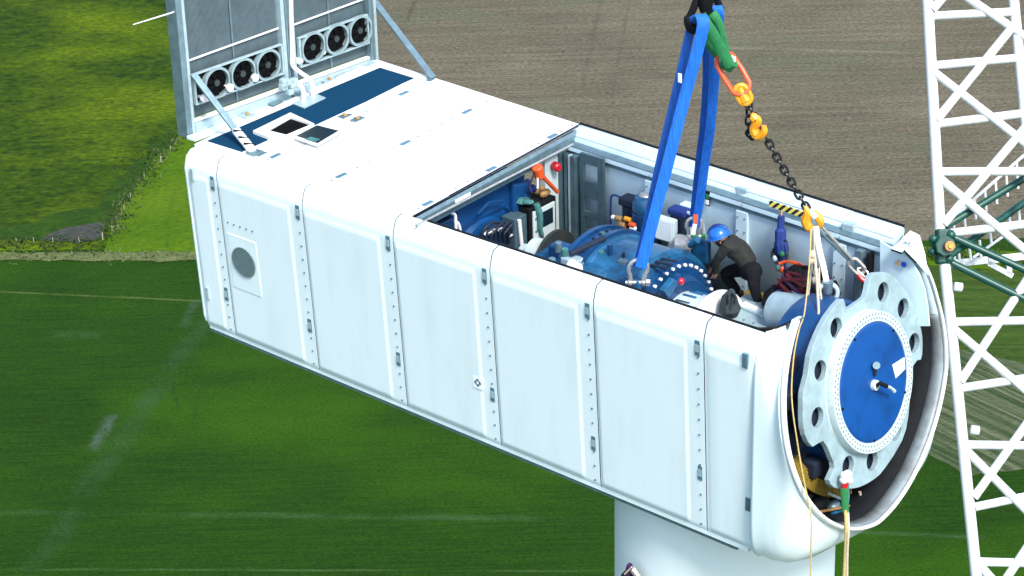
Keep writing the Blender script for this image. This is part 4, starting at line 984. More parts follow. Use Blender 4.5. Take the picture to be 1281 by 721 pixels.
# lower tag line on the flange foot
lt = thing('lower_tag_line', 'yellow double rope with white knot and red tie hanging from the foot of the flange', 'tag line', on(1058, 597, x=10.35))
kk = MB()
for dx, dy in ((0, 0), (3, 3), (-3, 3), (2, -4), (-2, -2)): kk.ball(on(1058+dx, 597+dy, x=10.40), .06, 10, 8)
kk.build('white_knot', 'lightcap', lt, smooth=True)
MB().tube([on(1057, 603, x=10.42), on(1055, 612, x=10.42)], [.05, .035], 8).build('red_tie', 'red', lt, smooth=True)
ribbon([on(1055, 610, x=10.42), on(1056, 625, x=10.45), on(1057, 640, x=10.48)], .09, .05, SD).build('green_strap', 'green', lt, smooth=True)
ribbon([on(1060, 607, x=10.40), on(1061, 620, x=10.43), on(1059, 636, x=10.46)], .03, .03, SD).build('blue_strap', 'teal', lt, smooth=True)
MB().tube(curve([on(1057, 638, x=10.5), on(1058, 660, x=10.55), on(1057, 690, x=10.55), on(1055, 730, x=10.55), on(1054, 790, x=10.55)], 5), .022, 8).build('rope_strand', 'ropeyellow', lt, smooth=True)
MB().tube(curve([on(1060, 638, x=10.5), on(1061, 662, x=10.58), on(1059.5, 690, x=10.58), on(1059, 730, x=10.58), on(1058, 790, x=10.58)], 5), .017, 8).build('rope_strand', 'rope', lt, smooth=True)
# loose rods lying in the nose
for a, b, mt, lb in (((1025, 640), (1067, 632), 'tan', 'thin tan rod lying in the bottom of the nacelle mouth'), ((1036, 617), (1052, 624), 'galvlight', 'short grey bar lying in the nacelle mouth'), ((1040, 642), (1078, 634), 'blue', 'blue rod lying lowest in the nacelle mouth'), ((1075, 615), (1078, 632), 'rope', 'bent thin wire standing in the nacelle mouth')):
    tag(MB().tube([on(*a, x=10.05), on(*b, x=10.05)], .02, 6).build('loose_rod', mt), lb, 'rod')
for px, py, r, mt, lb in ((1025, 628, .12, 'cavityblack', 'dark pump lump in the bottom of the nacelle mouth'), (1042, 632, .09, 'galv', 'grey metal lump between the loose rods')):
    o = MB().ball(on(px, py, x=9.95), r, 10, 8, (1, 1.3, .8)).build('machine_part', mt, smooth=True); tag(o, lb, 'machine part')

# ------------------------------------------------------------------ platform, drum, bags
pf = thing('service_platform', 'white perforated service platform under the worker', 'platform', (8.3, 2.2, 1.9))
pq = [on(908, 392, z=1.93), on(918, 376, z=1.93), on(935, 366, z=1.93), on(975, 392, z=1.93), on(978, 402, z=1.93), on(950, 412, z=1.93), on(930, 412, z=1.93)]
MB().prism(pq, (0, 0, -.06)).build('platform_plate', 'castwhite', pf, bevel=.01)
m = MB()
for px, py in ((912, 395), (930, 400), (942, 404), (950, 392), (960, 398), (968, 400), (925, 405), (935, 385), (946, 380)):
    p = on(px, py, z=1.932); m.lathe(p, (0, 0, 1), [(0, .02), (.006, .02), (.006, 0)], 8)
m.build('bolt_hole', 'boltgrey', pf)['kind'] = 'stuff'
MB().prism([on(926, 380, z=2.0), on(932, 376, z=2.0), on(948, 384, z=2.0), on(944, 387, z=2.0)], (0, 0, -.05)).build('step_plate', 'lightcap', pf, bevel=.006)
MB().prism([on(928, 384, z=1.97), on(936, 380, z=1.97), on(964, 390, z=1.97), on(955, 396, z=1.97)], (0, 0, -.04)).build('step_plate', 'galvlight', pf, bevel=.006)
MB().box((7.3, 2.6, 1.45), (8.3, 3.3, 1.72)).build('far_deck', 'yellowdirty', pf, bevel=.01)
MB().box((7.2, .5, 1.2), (9.6, 3.3, 1.4)).build('bed_frame', 'midblue', pf, bevel=.02)
dm = thing('white_drum', 'white bearing drum between the worker and the flange', 'drum', on(985, 385, y=2.4))
MB().lathe(on(992, 392, y=2.3), (.95, -.05, .15), [(-.30, 0), (-.30, .26), (.15, .28), (.17, .24)], 32).build('drum_body', 'castwhite', dm, smooth=True)
MB().tube([on(1004, 386, y=2.2), on(1018, 396, y=2.1)], [.12, .10], 12).build('drum_neck', 'ringwhite', dm, smooth=True)

bg = thing('work_bag', 'dark grey drawstring work bag standing on the platform in front of the worker', 'bag', on(913, 395, y=1.9))
bpts = [(915, 362, .03), (914, 366, .06), (913, 372, .11), (912, 380, .135), (913, 388, .15), (914, 395, .10)]
m = MB(); m.tube([on(a, b, y=1.85) for a, b, r in bpts], [r for *_, r in bpts], 12)
for v in m.v: v += Vector((noise.noise(v*9), noise.noise(v*9+Vector((5, 0, 0))), 0))*.04
m.build('bag_body', 'bag', bg, smooth=True)
for s_ in (-1, 1): MB().tube([on(913+s_*2, 367, y=1.8), on(914+s_*5, 372, y=1.75), on(914+s_*4, 380, y=1.7)], .014, 6).build('bag_strap', 'black', bg)

# harness hanging on the wall
hs = thing('blue_harness', 'blue safety harness hanging on the far wall below the hazard strip', 'harness', on(977, 270, y=3.3))
MB().tube([on(977, 264, y=3.36), on(977, 271, y=3.33)], .015, 6).build('hanger', 'tan', hs)
MB().tube(curve([on(977, 270, y=3.3), on(976, 285, y=3.28), on(976, 300, y=3.26), on(978, 315, y=3.26)], 5), [.05]*6+[.08]*5+[.10]*5, 8).build('webbing_bundle', 'navycloth', hs, smooth=True)
for k in range(9):
    a = [on(977+random.uniform(-5, 5), 300, y=3.25), on(977+random.uniform(-12, 9), 315+random.uniform(-4, 4), y=3.22), on(977+random.uniform(-6, 8), 335+random.uniform(-6, 6), y=3.22)]
    MB().tube(curve(a, 4), .022, 6).build('webbing_strap', ('navycloth', 'black', 'bag', 'navycloth')[k % 4], hs, smooth=True)
for px, py, mt in ((969, 323, 'ringwhite'), (978, 317, 'green'), (978, 337, 'orange'), (973, 335, 'teal')):
    MB().ball(on(px, py, y=3.2), .04, 8, 6, (1, 1, 1.3)).build('buckle', mt, hs, smooth=True)
MB().tube(curve([on(982, 337, y=3.2), on(986, 345, y=3.2), on(981, 352, y=3.2), on(979, 372, y=3.1)], 4), .025, 6).build('lanyard', 'black', hs, smooth=True)
# dark red harness pile
hp = thing('harness_pile', 'tangled heap of dark red and black harness webbing behind the ropes', 'harness heap', on(1005, 375, y=2.7))
random.seed(21)
core = MB().ball(on(1010, 364, y=2.8), .36, 20, 14, (1.15, .8, .9))
for v in core.v: v += Vector((noise.noise(v*5), noise.noise(v*5+Vector((3, 1, 0))), noise.noise(v*5+Vector((0, 7, 0)))))*.12
core.build('heap_core', 'black', hp, smooth=True)
for k in range(46):
    c = on(1010, 360, y=2.75); P = []
    a0 = random.uniform(0, 2*PI); r0 = random.uniform(.26, .4); tl = random.uniform(-.4, .9)
    for j in range(5):
        a = a0+j*.45; P.append(c+Vector((math.cos(a)*r0*1.1, math.sin(a)*r0*.6-.1, math.sin(a*1.3+k)*.12+tl*.22)))
    ribbon(curve(P, 3), .04, .012, (0, 0, 1)).build('webbing', ('maroon', 'maroon', 'black', 'orange' if k == 17 else 'maroon', 'maroon', 'black', 'purple')[k % 7], hp, smooth=True)
for k in range(9):
    MB().ball(on(972+random.uniform(0, 22), 372+random.uniform(-8, 16), y=2.5), .05, 8, 6, (1.2, 1, 1)).build('webbing', ('maroon', 'black', 'ringwhite', 'navycloth', 'red')[k % 5], hp, smooth=True)
MB().tube([on(972, 362, y=2.6), on(963, 372, y=2.6), on(958, 383, y=2.55)], [.09, .11, .08], 10).build('dark_pouch', 'black', hp, smooth=True)
MB().tube([on(968, 378, y=2.45), on(962, 388, y=2.45)], [.08, .06], 8).build('red_pouch', 'orange', hp, smooth=True)

# ------------------------------------------------------------------ worker
wk = thing('person', 'bending worker with blue helmet, olive pullover and black trousers beside the gearbox', 'person', on(935, 384, y=2.75))
def skin_mesh(name, mt, joints, edges, parent, sub=2, root=0):
    base = WLOC[parent.name]; me = bpy.data.meshes.new(name); me.from_pydata([Vector(j[0])-base for j in joints], edges, [])
    o = bpy.data.objects.new(name, me); COL.objects.link(o); o.parent = parent; me.materials.append(M[mt]); WLOC[o.name] = base
    md = o.modifiers.new('skin', 'SKIN'); md.use_smooth_shade = True
    for i, j in enumerate(joints):
        r = j[1]; me.skin_vertices[0].data[i].radius = (r, r) if not isinstance(r, tuple) else r
    me.skin_vertices[0].data[root].use_root = True
    sb = o.modifiers.new('sub', 'SUBSURF'); sb.levels = sub; sb.render_levels = sub
    return o
J = {}
yb_ = 2.75
J['pel'] = on(938, 335, y=2.78); J['sp1'] = on(932, 323, y=2.76); J['sp2'] = on(923, 312, y=2.74); J['che'] = on(915, 305, y=2.72); J['nk'] = on(909, 301, y=2.70); J['hd'] = on(901, 297, y=2.68)
J['shN'] = on(908, 309, y=2.50); J['elN'] = on(896, 326, y=2.52); J['wrN'] = on(893, 342, y=2.62)
J['shF'] = on(917, 299, y=2.94); J['elF'] = on(900, 318, y=3.0); J['wrF'] = on(890, 335, y=2.95)
J['hiN'] = on(942, 340, y=2.64); J['knN'] = on(943, 360, y=2.62); J['anN'] = on(949, 379, y=2.70)
J['hiF'] = on(930, 336, y=2.92); J['knF'] = on(904, 341, y=2.84); J['anF'] = on(924, 366, y=2.95)
def body_joints(extra):
    return [(J['pel'], .12+extra), (J['sp1'], .125+extra), (J['sp2'], .14+extra), (J['che'], .13+extra)]
# skin: one continuous body (mostly covered)
jb_ = [(J['pel'], .10), (J['sp2'], .11), (J['che'], .10), (J['nk'], .055), (J['hd'], .085),
       (J['shN'], .05), (J['elN'], .04), (J['wrN'], .028), (J['shF'], .05), (J['elF'], .04), (J['wrF'], .028),
       (J['hiN'], .07), (J['knN'], .055), (J['anN'], .04), (J['hiF'], .07), (J['knF'], .055), (J['anF'], .04)]
eb_ = [(0, 1), (1, 2), (2, 3), (3, 4), (2, 5), (5, 6), (6, 7), (2, 8), (8, 9), (9, 10), (0, 11), (11, 12), (12, 13), (0, 14), (14, 15), (15, 16)]
# hands: palms and five fingers each
for wi, ek, el in ((7, 'wrN', 'elN'), (10, 'wrF', 'elF')):
    d = (J[ek]-J[el]).normalized(); s = d.cross(Vector((0, 0, 1))).normalized(); s = s if s.length > .1 else Vector((1, 0, 0)); nn = s.cross(d)
    pi = len(jb_); jb_.append((J[ek]+d*.05, .028)); eb_.append((wi, pi))
    for f in range(4):
        k = len(jb_); o_ = s*(f-1.5)*.022
        jb_ += [(J[ek]+d*.10+o_, .0095), (J[ek]+d*(.135-.004*abs(f-1.5))+o_+nn*.015, .0085), (J[ek]+d*(.155-.006*abs(f-1.5))+o_+nn*.035, .0075)]
        eb_ += [(pi, k), (k, k+1), (k+1, k+2)]
    k = len(jb_); jb_ += [(J[ek]+d*.05+s*.045+nn*.01, .0105), (J[ek]+d*.085+s*.055+nn*.03, .009)]; eb_ += [(pi, k), (k, k+1)]
skin_mesh('body', 'skin', jb_, eb_, wk, 1)
pj = [(J['pel'], (.155, .15)), (J['sp1'], (.16, .15)), (J['sp2'], (.185, .165)), (J['che'], (.16, .15)), (J['nk'].lerp(J['che'], .5), .07),
      (J['shN'], .085), (J['elN'], .062), (J['wrN'], .045), (J['shF'], .08), (J['elF'], .062), (J['wrF'], .045)]
skin_mesh('pullover', 'olive', pj, [(0, 1), (1, 2), (2, 3), (3, 4), (3, 5), (5, 6), (6, 7), (3, 8), (8, 9), (9, 10)], wk)
tj = [(J['pel']+Vector((.02, 0, -.02)), .165), (J['hiN'], .12), (J['knN'], .085), (J['anN'], .065), (J['hiF'], .12), (J['knF'], .095), (J['anF'], .065)]
skin_mesh('trousers', 'trouser', tj, [(0, 1), (1, 2), (2, 3), (0, 4), (4, 5), (5, 6)], wk)
for k_, nm in (('anN', 'boot'), ('anF', 'boot')):
    a = J[k_]+Vector((.03, 0, -.02)); d = Vector((-.7, -.5, 0)).normalized()
    skin_mesh(nm, 'boot', [(a+Vector((0, 0, .08)), .058), (a, .055), (a+d*.10-Vector((0, 0, .03)), .045), (a+d*.20-Vector((0, 0, .045)), .035)], [(0, 1), (1, 2), (2, 3)], wk)
hc_ = on(898, 291.5, y=2.66); hup = (on(897, 284, y=2.66)-on(903, 301, y=2.68)).normalized()
fdir = (on(886, 300, y=2.60)-on(901, 297, y=2.68)).normalized()
m = MB(); m.lathe(hc_-hup*.03, hup, [(-.01, .150), (0, .152), (.04, .148), (.09, .125), (.125, .08), (.14, .03), (.142, 0)], 28); hel = m.build('helmet', 'helmet', wk, smooth=True, solid=.006)
m = MB(); m.lathe(hc_-hup*.03, hup, [(-.012, .150), (-.012, .175), (.002, .172), (.004, .150)], 28); m.build('helmet_brim', 'helmet', hel, smooth=True)
for k in (-1, 0, 1):
    sdv = hup.cross(fdir).normalized(); P = [hc_-hup*.03+hup*math.sin(t)*.148+fdir*math.cos(t)*.155+sdv*k*.045 for t in [PI*.15+PI*.7*i/8 for i in range(9)]]
    MB().tube(P, .009, 6).build('helmet_rib', 'navycloth', hel, smooth=True)
# face
fc = on(902, 300, y=2.66)
hd_ = MB().ball(fc, .098, 18, 14, (.92, .92, 1.15)); hd_.build('head', 'skin', wk, smooth=True)
sdv = hup.cross(fdir).normalized()
MB().tube([fc+fdir*.085+hup*.01, fc+fdir*.12-hup*.015], [.012, .018], 8).build('nose', 'skin', wk, smooth=True)
for s_ in (-1, 1):
    MB().ball(fc+fdir*.085+sdv*s_*.034+hup*.015, .012, 8, 6).build('eye', 'label', wk, smooth=True)
    MB().ball(fc+sdv*s_*.092-hup*.0, .026, 8, 6, (.6, .6, 1)).build('ear', 'skin', wk, smooth=True)
MB().tube([fc+fdir*.092-hup*.045-sdv*.022, fc+fdir*.097-hup*.045, fc+fdir*.092-hup*.045+sdv*.022], .006, 6).build('mouth', 'maroon', wk, smooth=True)
m = MB(); m.lathe(fc-hup*.01-fdir*.012, hup, [(-.05, .088), (-.01, .104), (.03, .106)], 24, a0=0, a1=2*PI); m.build('hair', M['boot'], wk, smooth=True)
MB().tube([fc+sdv*.10+hup*.04, fc+sdv*.085-hup*.07+fdir*.03, fc-hup*.105+fdir*.04, fc-sdv*.085-hup*.07+fdir*.03, fc-sdv*.10+hup*.04], .007, 6).build('chin_strap', 'black', hel, smooth=True)

# ------------------------------------------------------------------ crane boom
BD = 45.0
bo = thing('crane_boom', 'white tubular lattice crane boom with a green pivot at the right edge', 'crane boom', at(1230, 721, BD))
def tubeimg(name, a, b, wpx, mt='boom', d0=BD, d1=None, parent=bo, n=14):
    d1 = d0 if d1 is None else d1
    o = MB().tube([at(*a, d0), at(*b, d1)], wpx*d0/FPX/2, n).build(name, mt, parent, smooth=True); return o
def ext(a, b, t): return (a[0]+(b[0]-a[0])*t, a[1]+(b[1]-a[1])*t)
tubeimg('chord', (1154, -110), (1175.5, 287), 14)
tubeimg('chord', (1181, 328), (1232, 830), 14.5)
tubeimg('chord', (1262, -60), (1300, 330), 13)
tubeimg('chord', (1320, 330), (1365, 830), 13.5, d0=BD+.2)
for a, b in (((1160, 20), (1268, 14.5)), ((1165, 82), (1277, 72)), ((1170, 155), (1285, 141)), ((1172, 214.5), (1292, 214)), ((1183, 292), (1300, 278))): tubeimg('cross_brace', a, b, 11)
for a, b in (((1166, 12), (1190, -16)), ((1207, -5), (1300, 58)), ((1171, 150), (1264, 36)), ((1168, 90), (1296, 190)), ((1180, 280), (1288, 152)), ((1174, 222), (1300, 328))): tubeimg('diagonal_brace', a, b, 11, d0=BD-.05)
for a, b in (((1190, 402.5), (1325, 400)), ((1203, 485), (1330, 466)), ((1207, 556), (1340, 558)), ((1219, 634), (1345, 608)), ((1225, 702.5), (1355, 706))): tubeimg('cross_brace', a, b, 11)
for a, b in (((1201, 477), (1297, 330)), ((1190, 409), (1335, 533)), ((1218, 622), (1333, 461)), ((1208, 563), (1345, 700)), ((1234, 760), (1342, 598)), ((1226, 708), (1300, 790))): tubeimg('diagonal_brace', a, b, 11, d0=BD-.05)
for a in ((1193, 358), (1214, 537)):
    p = at(*a, BD-.1); MB().tube([p, p+RT*.16-UP*.02], .085, 14).build('stub_peg', 'boom', bo, bevel=.015)
# pivot joint
pv = MB()
pv.box((-.14, -.14, -.34), (.14, .14, .34))
R3 = Matrix((RT, FW, UP)).transposed()
c = at(1179, 308, BD); pv.v = [c+R3 @ v for v in pv.v]; piv = pv.build('pivot_block', 'boomgreen', bo, bevel=.05)
MB().tube([c-FW*.30, c+FW*.1], [.20, .22], 8).build('pivot_plate', 'boomgreen', piv, bevel=.02)
MB().tube([c-FW*.42+RT*.06, c-FW*.30+RT*.06], .10, 16).build('pivot_pin', 'tan', piv, bevel=.01)
MB().tube([c-FW*.45+RT*.07, c-FW*.42+RT*.07], .045, 12).build('pin_head', 'yellow', piv)
for dx, dy, r in ((-.2, .14, .09), (-.22, -.1, .08), (.13, .22, .1), (.1, -.24, .09)):
    MB().ball(c+RT*dx+UP*dy-FW*.1, r, 10, 8).build('clevis_lug', 'boomgreen', piv, smooth=True)
for a, b, d in (((1182, 283), (1310, 205), BD+.6), ((1180, 291), (1310, 350), BD-.15), ((1183, 325), (1310, 388), BD-.1), ((1187, 320), (1310, 232), BD+1.2)):
    tubeimg('green_strut', a, b, 9.5, 'boomgreen', d0=BD, d1=d)
# walkway behind
wy = thing('boom_walkway', 'white walkway with railings behind the green struts of the crane boom', 'walkway', at(1240, 330, 47))
def wimg(name, a, b, wpx, d=47.0): return MB().tube([at(*a, d), at(*b, d)], wpx*d/FPX/2, 8).build(name, 'boom', wy, smooth=True)
wimg('handrail', (1192, 272), (1310, 168), 4); wimg('handrail', (1217, 322), (1262, 290), 3.5, 46.6)
MB().bar(at(1188, 330, 47), at(1310, 317, 47), .15, .12, side=UP).build('floor_beam', 'boom', wy, bevel=.01)
MB().bar(at(1188, 293, 47.8), at(1310, 276, 47.8), .13, .1, side=UP).build('floor_beam', 'boom', wy, bevel=.01)
for k in range(9):
    x_ = 1192+k*13.2; wimg('rail_post', (x_, 272-k*11.6), (x_+2, 293-k*9.5), 3.2, 47)
for x_, y0, y1 in ((1192, 302, 326), (1198, 308, 326), (1212, 306, 325), (1225, 300, 324), (1238, 290, 305), (1262, 270, 288), (1274, 262, 286)):
    wimg('rail_post', (x_, y0), (x_+2, y1), 3.5, 46.6)
MB().bar(at(1236, 329, 46.5), at(1266, 345, 46.5), .10, .08, side=UP).build('footboard', 'boom', wy)
MB().bar(at(1240, 320, 46.5), at(1240, 331, 46.5), .12, .08, side=RT).build('footboard_bracket', 'boom', wy)
MB().bar(at(1262, 324, 46.5), at(1262, 343, 46.5), .10, .08, side=RT).build('footboard_bracket', 'boom', wy)

# ------------------------------------------------------------------ ground (local axes: x = to the right of the view, y = away)
GZ = -130.0
GR = Matrix.Rotation(YAW-PI/2, 4, 'Z')
GI = GR.inverted()
def gl_(px, py, z=GZ):
    p = on(px, py, z=GZ); q = GI @ p; return Vector((q.x, q.y, 0))
def sheet(name, poly, mt, lift, subdiv=0, jag=0):
    P = [Vector((x, y, 0)) for x, y in poly]
    if jag:
        Q = []
        for i in range(len(P)):
            a, b = P[i], P[(i+1) % len(P)]; n = max(1, min(200, int((b-a).length/1.5)))
            for k in range(n):
                p = a.lerp(b, k/n); Q.append(p+Vector((noise.noise(p*.35), noise.noise(p*.35+Vector((9, 9, 0))), 0))*jag)
        P = Q
    bm = bmesh.new(); vs = [bm.verts.new(p) for p in P]; es = [bm.edges.new((vs[i], vs[(i+1) % len(vs)])) for i in range(len(vs))]
    bmesh.ops.triangle_fill(bm, use_beauty=True, edges=es)
    for f in bm.faces:
        if f.normal.z < 0: f.normal_flip()
    me = bpy.data.meshes.new(name); bm.to_mesh(me); bm.free(); me.materials.append(mt)
    o = bpy.data.objects.new(name, me); COL.objects.link(o); o.matrix_world = Matrix.Translation((0, 0, GZ+lift)) @ GR; o['kind'] = 'structure'; return o

def ground_mat(name, c_lo, c_hi, patch=.05, fine=1.2, rows=None, marks=(), bump=.15, fstretch=(1, 1, 1), pl=(.3, .7), c3=None, third=.02, detail=10, finemix=.5, grain=3.0, gst=(.35, 1, 1), gamt=.28):
    m = bpy.data.materials.new(name); m.use_nodes = True; nt = m.node_tree; L = nt.links; b = nt.nodes['Principled BSDF']
    b.inputs['Roughness'].default_value = .95; b.inputs['Specular IOR Level'].default_value = .1
    tc = nd(nt, 'ShaderNodeTexCoord')
    def ns(scale, det=8, st=(1, 1, 1), rough=.6, rot=0):
        mp = nd(nt, 'ShaderNodeMapping'); mp.inputs['Scale'].default_value = st; mp.inputs['Rotation'].default_value = (0, 0, rot)
        n = nd(nt, 'ShaderNodeTexNoise'); n.inputs['Scale'].default_value = scale; n.inputs['Detail'].default_value = det; n.inputs['Roughness'].default_value = rough
        mr_ = nd(nt, 'ShaderNodeMapping'); mr_.inputs['Rotation'].default_value = (0, 0, rot); mp.inputs['Rotation'].default_value = (0, 0, 0)
        L.new(tc.outputs['Object'], mr_.inputs[0]); L.new(mr_.outputs[0], mp.inputs[0]); L.new(mp.outputs[0], n.inputs['Vector']); return n.outputs[0]
    def mr(s, a, b_, c=0, d=1):
        r = nd(nt, 'ShaderNodeMapRange'); r.inputs[1].default_value = a; r.inputs[2].default_value = b_; r.inputs[3].default_value = c; r.inputs[4].default_value = d; L.new(s, r.inputs[0]); return r.outputs[0]
    def mth(op, a, b_):
        n = nd(nt, 'ShaderNodeMath', operation=op)
        for i, v in enumerate((a, b_)):
            if isinstance(v, (int, float)): n.inputs[i].default_value = v
            else: L.new(v, n.inputs[i])
        return n.outputs[0]
    def mixc(f, a, b_):
        n = nd(nt, 'ShaderNodeMix', data_type='RGBA'); L.new(f, n.inputs[0])
        for i, v in ((6, a), (7, b_)):
            if isinstance(v, tuple): n.inputs[i].default_value = (*v, 1)
            else: L.new(v, n.inputs[i])
        return n.outputs[2]
    big = mr(ns(patch, 4), .3, .7); fi = mr(ns(fine, detail, fstretch), pl[0], pl[1])
    t = mth('ADD', mth('MULTIPLY', big, 1-finemix), mth('MULTIPLY', fi, finemix))
    if rows:
        ang, freq, amt, st = rows
        rw = mr(ns(freq, 5, st, .7, ang), .40, .60); t = mth('ADD', mth('MULTIPLY', t, 1-amt), mth('MULTIPLY', rw, amt))
    colr = mixc(t, c_lo, c_hi)
    if c3: colr = mixc(mr(ns(third, 5, (1, 1.6, 1)), .5, .72), colr, c3)
    for (p0, p1, wd, colm, amt, brk) in marks:
        d = Vector((p1[0]-p0[0], p1[1]-p0[1], 0)); ln = d.length; d.normalize(); nv = Vector((-d.y, d.x, 0))
        def dot(vec, c0):
            n = nd(nt, 'ShaderNodeVectorMath', operation='DOT_PRODUCT'); n.inputs[1].default_value = vec; L.new(tc.outputs['Object'], n.inputs[0]); return mth('SUBTRACT', n.outputs['Value'], c0)
        across = dot(nv, nv.x*p0[0]+nv.y*p0[1]); along = dot(d, d.x*p0[0]+d.y*p0[1])
        wob = mth('MULTIPLY', mth('SUBTRACT', ns(.08, 3), .5), wd*1.5)
        ac = nd(nt, 'ShaderNodeMath', operation='ABSOLUTE'); L.new(mth('ADD', across, wob), ac.inputs[0])
        f = mth('MULTIPLY', mr(ac.outputs[0], wd*.3, wd, 1, 0), mth('MULTIPLY', mr(along, 0, ln*.15, 0, 1), mr(along, ln*.85, ln, 1, 0)))
        f = mth('MULTIPLY', f, mr(ns(brk, 6, (1, 1, 1)), .38, .62, .1, 1))
        colr = mixc(mth('MULTIPLY', f, amt), colr, colm)
    gr = mr(ns(grain, 6, gst, .75), .36, .64, 1-gamt, 1+gamt)
    vm = nd(nt, 'ShaderNodeVectorMath', operation='SCALE'); L.new(colr, vm.inputs[0]); L.new(gr, vm.inputs['Scale']); colr = vm.outputs[0]
    L.new(colr, b.inputs['Base Color'])
    bp = nd(nt, 'ShaderNodeBump'); bp.inputs['Distance'].default_value = bump; bp.inputs['Strength'].default_value = 1; L.new(t, bp.inputs['Height']); L.new(bp.outputs[0], b.inputs['Normal'])
    return m
g = gl_
def XY(px, py): q = gl_(px, py); return (q.x, q.y)
crop_marks = [
    (XY(-40, 363), XY(420, 384), .35, (.08, .11, .03), .75, .25),
    (XY(300, 340), XY(20, 740), 2.2, (.03, .065, .03), .4, .12),
    (XY(245, 372), XY(228, 410), 1.2, (.045, .08, .045), .5, .6),
    (XY(142, 516), XY(113, 566), 1.3, (.07, .10, .08), .6, .6),
    (XY(60, 419), XY(130, 418), 1.5, (.04, .08, .03), .4, .6),
    (XY(205, 440), XY(225, 520), .35, (.010, .035, .005), .7, .4),
    (XY(255, 468), XY(240, 530), .35, (.010, .035, .005), .6, .4),
    (XY(180, 465), XY(205, 500), .3, (.010, .035, .005), .6, .4),
    (XY(-40, 640), XY(760, 650), .9, (.05, .11, .04), .35, .06),
    (XY(-40, 712), XY(780, 714), .3, (.07, .12, .04), .5, .1),
    (XY(1030, 664), XY(1240, 672), .6, (.06, .11, .05), .4, .1),
]
m_crop = ground_mat('crop_green', (.004, .021, .001), (.017, .056, .001), .03, 1.1, rows=(0, 1.8, .32, (.05, 1, 1)), marks=crop_marks, bump=.10, c3=(.022, .070, .001), third=.018, gst=(.6, 1, 1), grain=4, gamt=.42)
m_plow = ground_mat('ploughed_soil', (.056, .048, .030), (.165, .146, .100), .03, 1.6, rows=(0, .6, .28, (.06, 1, 1)), bump=.4, gamt=.42, grain=2.2, gst=(.6, 1, 1), c3=(.095, .105, .062), third=.02,
    marks=[(XY(757, -30), XY(725, 125), .55, (.07, .055, .04), .6, .1), (XY(792, -30), XY(765, 125), .5, (.07, .055, .04), .6, .1), (XY(528, -20), XY(500, 45), .7, (.055, .05, .035), .7, .2), (XY(850, 58), XY(1150, 66), .8, (.24, .20, .15), .4, .1), (XY(940, 178), XY(1170, 190), 2.5, (.08, .10, .05), .45, .08)])
m_mead = ground_mat('meadow_grass', (.004, .019, .0005), (.042, .082, .001), .06, .55, bump=.55, fstretch=(.65, 1, 1), c3=(.085, .135, .001), third=.022, finemix=.75, gamt=.5, grain=1.2, gst=(.7, 1, 1))
m_mead2 = ground_mat('bright_grass', (.030, .075, .001), (.068, .135, .002), .10, .8, bump=.3, c3=(.075, .125, .005), third=.04, marks=[(XY(215, 240), XY(208, 318), .35, (.03, .08, .004), .7, .3)])
m_verge = ground_mat('dry_verge', (.05, .075, .02), (.15, .165, .07), .15, .9, bump=.35, fstretch=(.4, 1, 1), finemix=.7)
m_harrow = ground_mat('harrowed_green', (.014, .038, .008), (.12, .135, .075), .05, .6, rows=(math.radians(53), 1.1, .8, (.03, 1, 1)), bump=.15)
m_strip = ground_mat('green_strip', (.014, .036, .004), (.046, .082, .012), .05, .8, rows=(math.radians(4), .9, .5, (.05, 1, 1)), bump=.15)
m_dirt = ground_mat('bare_dirt', (.025, .032, .028), (.065, .065, .055), .2, 1.0, bump=.2)
m_hedge = ground_mat('rank_dark_grass', (.008, .032, .003), (.032, .075, .004), .2, .9, bump=.6)
sheet('ground', [(-4000, -1500), (4000, -1500), (4000, 6000), (-4000, 6000)], m_crop, 0)
far = 3500
sheet('ploughed_field', [XY(270, 324), XY(470, -60), XY(520, -700), XY(3200, -650), XY(2600, 250), XY(1700, 290), XY(1165, 300)], m_plow, .02, jag=.8)
sheet('meadow', [XY(-1500, 326), XY(-500, 318), XY(150, 312), XY(420, 312), XY(475, -60), XY(525, -700), XY(-2500, -700)], m_mead, .04, jag=.5)
sheet('grass_field', [XY(128, 318), XY(135, 300), XY(162, 245), XY(205, 192), XY(236, 158), XY(330, 60), XY(470, 60), XY(420, 318)], m_mead2, .06, jag=.7)
sheet('bare_patch', [XY(48, 300), XY(70, 288), XY(100, 281), XY(128, 277), XY(131, 296), XY(100, 302)], m_dirt, .08, jag=1.5)
sheet('verge', [XY(-1500, 316), XY(-300, 316), XY(100, 316), XY(500, 314), XY(500, 326), XY(240, 327), XY(60, 326), XY(-300, 328), XY(-1500, 332)], m_verge, .10, jag=.8)
sheet('yellow_verge', [XY(1100, 305), XY(1165, 309), XY(1400, 322), XY(2200, 330), XY(2200, 350), XY(1400, 346), XY(1165, 333), XY(1100, 330)], m_mead2, .06, jag=.8)
sheet('green_strip', [XY(1000, 328), XY(1165, 332), XY(1600, 350), XY(2600, 380), XY(2600, 600), XY(1281, 500), XY(1150, 470), XY(1000, 460)], m_strip, .04, jag=1)
sheet('harrowed_strip', [XY(1000, 420), XY(1170, 430), XY(1281, 455), XY(2600, 560), XY(2600, 700), XY(1281, 584), XY(1210, 596), XY(1160, 566), XY(1060, 560), XY(980, 560)], m_harrow, .06, jag=1.2)
sheet('ditch_bank', [XY(-200, 300), XY(0, 300), XY(50, 300), XY(90, 302), XY(128, 299), XY(150, 262), XY(190, 200), XY(232, 158), XY(200, 175), XY(150, 222), XY(118, 262), XY(60, 268), XY(20, 285), XY(-200, 290)], m_hedge, .07, jag=2)

